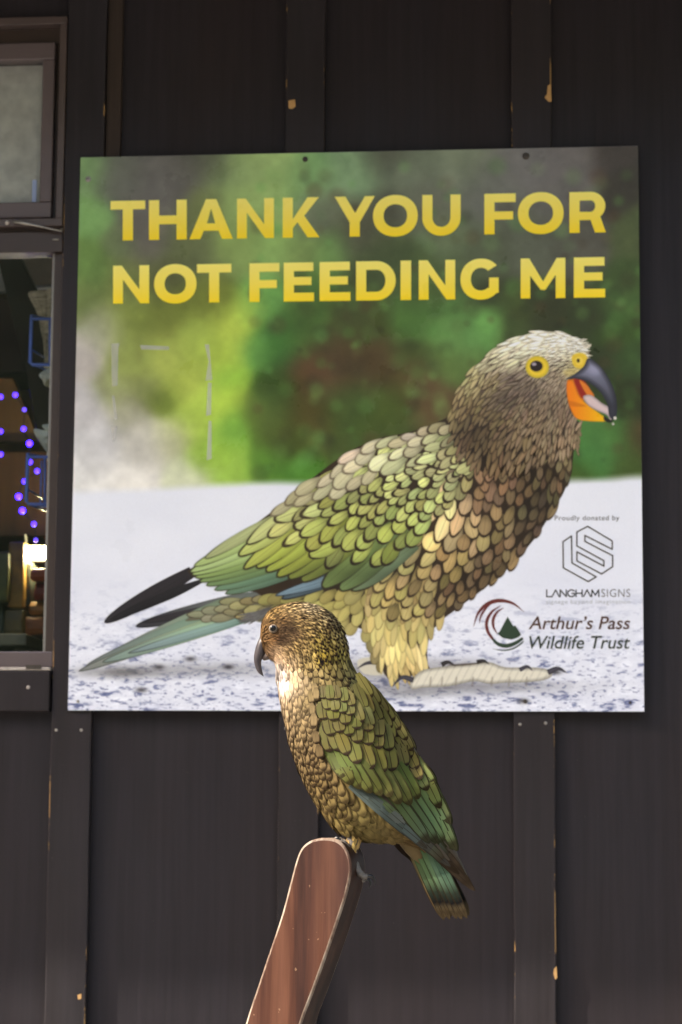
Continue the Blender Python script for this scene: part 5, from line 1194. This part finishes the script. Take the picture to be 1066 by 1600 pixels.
# ---- tail
TB = (128, 110, 78); BK = (20, 18, 19)
def tail_cols(c, k=0): return [(0, c), (.5, vary(c)), (.60, (88+k, 108, 84)), (.70, BK), (.86, BK), (.92, TB), (1, (112, 96, 68))]
tw = mesh('tail', *tube([B(628, 1292, 0), B(650, 1322, 0), B(664, 1352, 0)], [0.016, 0.015, 0.006], 12), simple('tail_down', (96, 80, 50), 0.9), kea, smooth=True)
tl = [((628,1292),(690,1434),15,[(0,(120,104,70)),(.5,(128,116,80)),(.8,(98,78,56)),(.92,TB),(1,TB)],-0.020), ((634,1294),(694,1438),15,tail_cols((94,118,80)),-0.012), ((642,1297),(703,1437),16,tail_cols((100,126,86)),-0.006), ((652,1300),(714,1436),17,tail_cols((98,122,88)),0.0), ((662,1306),(722,1437),17,tail_cols((92,118,92)),0.005), ((670,1312),(730,1435),15,tail_cols((84,110,90)),0.009)]
for k, (b, t, w, cs, dp) in enumerate(tl):
    long_feather('feather', b, t, w, cs, lambda x, y, dp=dp: 0.006-abs(dp)*0.25+0.0022*k, 0, tw, M_QUILL, False, 0.8, tm=0.55, nb=0.8, liftk=0)
for k, (b, t, w, cs, dp) in enumerate(tl[1:]):
    long_feather('feather', (b[0]+4, b[1]+2), (t[0]+1, t[1]-3), w, cs, lambda x, y: 0.006+0.0022*k, 0, tw, M_QUILL, True, 0.55, tm=0.8, nb=0.5, liftk=0)
for b, t, w in (((600,1290),(640,1340),14), ((612,1294),(652,1352),13), ((676,1320),(719,1398),13), ((684,1325),(714,1394),11)):
    long_feather('feather', b, t, w, [(0, (64, 52, 40)), (1, (52, 42, 36))], lambda x, y: -0.006, 0, tw, M_QUILL, False, 0.6, tm=0.6, liftk=0)
# under-tail tufts
# ---- beak
M_BEAK, nt, bs = newmat('dark_horn')
nt.links.new(ramp(nt, noise_node(nt, 160, (1, 1, 0.3), 3), [(0.3, rgba((40, 35, 38))), (0.7, rgba((64, 57, 60)))]), bs.inputs['Base Color']); bs.inputs['Roughness'].default_value = 0.36
front = catmull([(410, 989), (404, 1000), (399, 1014), (396.8, 1028), (398.5, 1041), (403.5, 1051), (411.5, 1057)], 5)
backe = catmull([(418, 1004), (417, 1013), (415, 1022), (411, 1028), (408.5, 1034), (409, 1044), (412.2, 1057)], 5)
wdt = np.interp(np.linspace(0, 1, len(front)), [0, .2, .5, .8, 1], [9, 9.5, 7.0, 4.0, 0.6])
V, F = [], []; m = 14
for i in range(len(front)):
    c = (front[i]+backe[i])/2; e = (backe[i]-front[i])/2
    for k in range(m):
        th = 2*math.pi*k/m; q = c+e*math.cos(th); V.append(px(q[0], q[1], YB)+np.array([0, -wdt[i]*MPP*math.sin(th), 0]))
F = [(i*m+k, i*m+(k+1) % m, (i+1)*m+(k+1) % m, (i+1)*m+k) for i in range(len(front)-1) for k in range(m)]+[tuple(range(m))[::-1], tuple((len(front)-1)*m+k for k in range(m))]
bk = mesh('upper_beak', V, F, M_BEAK, kea, smooth=True)
mesh('lower_beak', *tube([B(424, 1018, 0), B(418, 1025, 0), B(412, 1028, 0), B(407.5, 1027, 0)], [8.5*MPP, 7*MPP, 4.5*MPP, 1.5*MPP], 12), simple('grey_horn', (76, 64, 58), 0.4), kea, smooth=True)
for sg in (1, -1):
    mesh('cere', *sphere(B(411.5, 996, 7.5*MPP*sg), 4.4*MPP, 12, 8, (1.0, 0.9, 1.3)), simple('brown_cere', (92, 70, 56), 0.5), kea, smooth=True)
# ---- eyes
for sg in (1, -1):
    dep = max(body_depth(427, 982), 0.02)
    nrm = 1 if sg > 0 else -1
    def E(x, y, d):
        w = px(x, y, YB-d); return w if sg > 0 else np.array([w[0], 2*YB-w[1], w[2]])
    c = E(427.0, 982.5, dep+0.0012)
    ey = mesh('eye', *sphere(c, 7.0*MPP, 18, 12, (1, 0.62, 1)), simple('pale_eye_ring', (104, 90, 74), 0.4, var=0.15, scale=400), kea, smooth=True)
    mesh('pupil', *sphere(E(426.6, 981.8, dep+0.0012+7.0*MPP*0.36), 4.9*MPP, 16, 10, (1, 0.55, 1)), simple('dark_eye', (9, 7, 7), 0.1, var=0.1, spec=0.35), ey, smooth=True)
# ---- legs
M_LEG = simple('grey_scaly_skin', (92, 86, 80), 0.6, var=0.3, scale=260); M_CLAW = simple('black_claw', (16, 15, 17), 0.3)
M_TUFT = feather_mat('leg_tuft_feathers', (120, 98, 60), 0.6, 1.0, 0.85, 1.0, 0.1, 0.7, 0.2)
def foot(dep, s):
    P = lambda x, y, d=0.0: Vector(B(x, y, dep+d*s))
    lg = mesh('leg', *tube([P(556, 1296), P(553, 1312), P(551, 1324), P(551, 1336), P(553, 1344)], [14*MPP, 11*MPP, 8*MPP, 7.6*MPP, 8.6*MPP], 12), M_LEG, kea, smooth=True)
    for toe, cl in (([(552, 1342, .002), (556, 1352, .006), (561, 1362, .008), (568, 1369, .008), (574, 1370, .007)], [(573, 1369, .007), (581, 1369, .007), (585.5, 1376, .006), (585, 1384, .005)]),
                    ([(552, 1342, -.004), (556, 1354, -.008), (560, 1366, -.011), (566, 1374, -.012), (570, 1374, -.012)], [(569, 1373, -.012), (577, 1375, -.012), (579, 1383, -.012), (575, 1390, -.012)]),
                    ([(551, 1338, .004), (546, 1330, .008), (540, 1321, .010), (532, 1314, .010)], [(533, 1314, .010), (527, 1311, .012), (522, 1314, .014)]),
                    ([(551, 1338, -.004), (545, 1328, -.008), (538, 1318, -.010), (530, 1311, -.011)], [(531, 1311, -.011), (525, 1309, -.012), (521, 1313, -.012)])):
        tp = catmull([P(*q) for q in toe], 5); n = len(tp); rr = [(6.2-1.8*i/(n-1)+0.45*math.sin(i*1.7))*MPP for i in range(n)]
        mesh('toe', *tube([Vector(q) for q in tp], rr, 10), M_LEG, lg, smooth=True)
        tp = catmull([P(*q) for q in cl], 5); n = len(tp)
        mesh('claw', *tube([Vector(q) for q in tp], [3.0*MPP*(1-(i/(n-1))**1.3)+0.0001 for i in range(n)], 8), M_CLAW, lg, smooth=True)
    V, F, UVc, CC = [], [], [], []
    rr = random.Random(9)
    for k in range(70):
        a = rr.uniform(0, 2*math.pi); yy = rr.uniform(1296, 1322); rd = (15-(yy-1296)*0.25)
        c0_ = P(556-(yy-1296)*0.12+rd*math.cos(a), yy, 0)+Vector((0, -rd*MPP*math.sin(a), 0)); L = rr.uniform(10, 17)*MPP
        D = Vector((-0.12-0.25*math.cos(a)*0.5, 0.1*math.sin(a), -1)).normalized(); sd = Vector((-math.sin(a), -math.cos(a), 0)); Nn = sd.cross(D).normalized()
        cc = lin(vary((160, 132, 80), 0.12)); n0 = len(V)
        for t in (0, .35, .7, 1):
            for s_ in (-1, 0, 1): V.append(c0_+D*t*L+sd*s_*2.6*MPP*hwp(min(t, .98))+Vector((math.cos(a), -math.sin(a), 0))*0.0006*(1-t)); UVc.append((s_*.5+.5, t)); CC.append((*cc, 0.4))
        for i in range(3):
            for j in range(2): a0 = n0+i*3+j; F.append((a0, a0+1, a0+4, a0+3))
    tf = mesh('thigh_tuft', V, F, M_TUFT, lg, uv=UVc, col=CC, smooth=True); tf['kind'] = 'stuff'
foot(0.012, 1); foot(-0.022, -1)
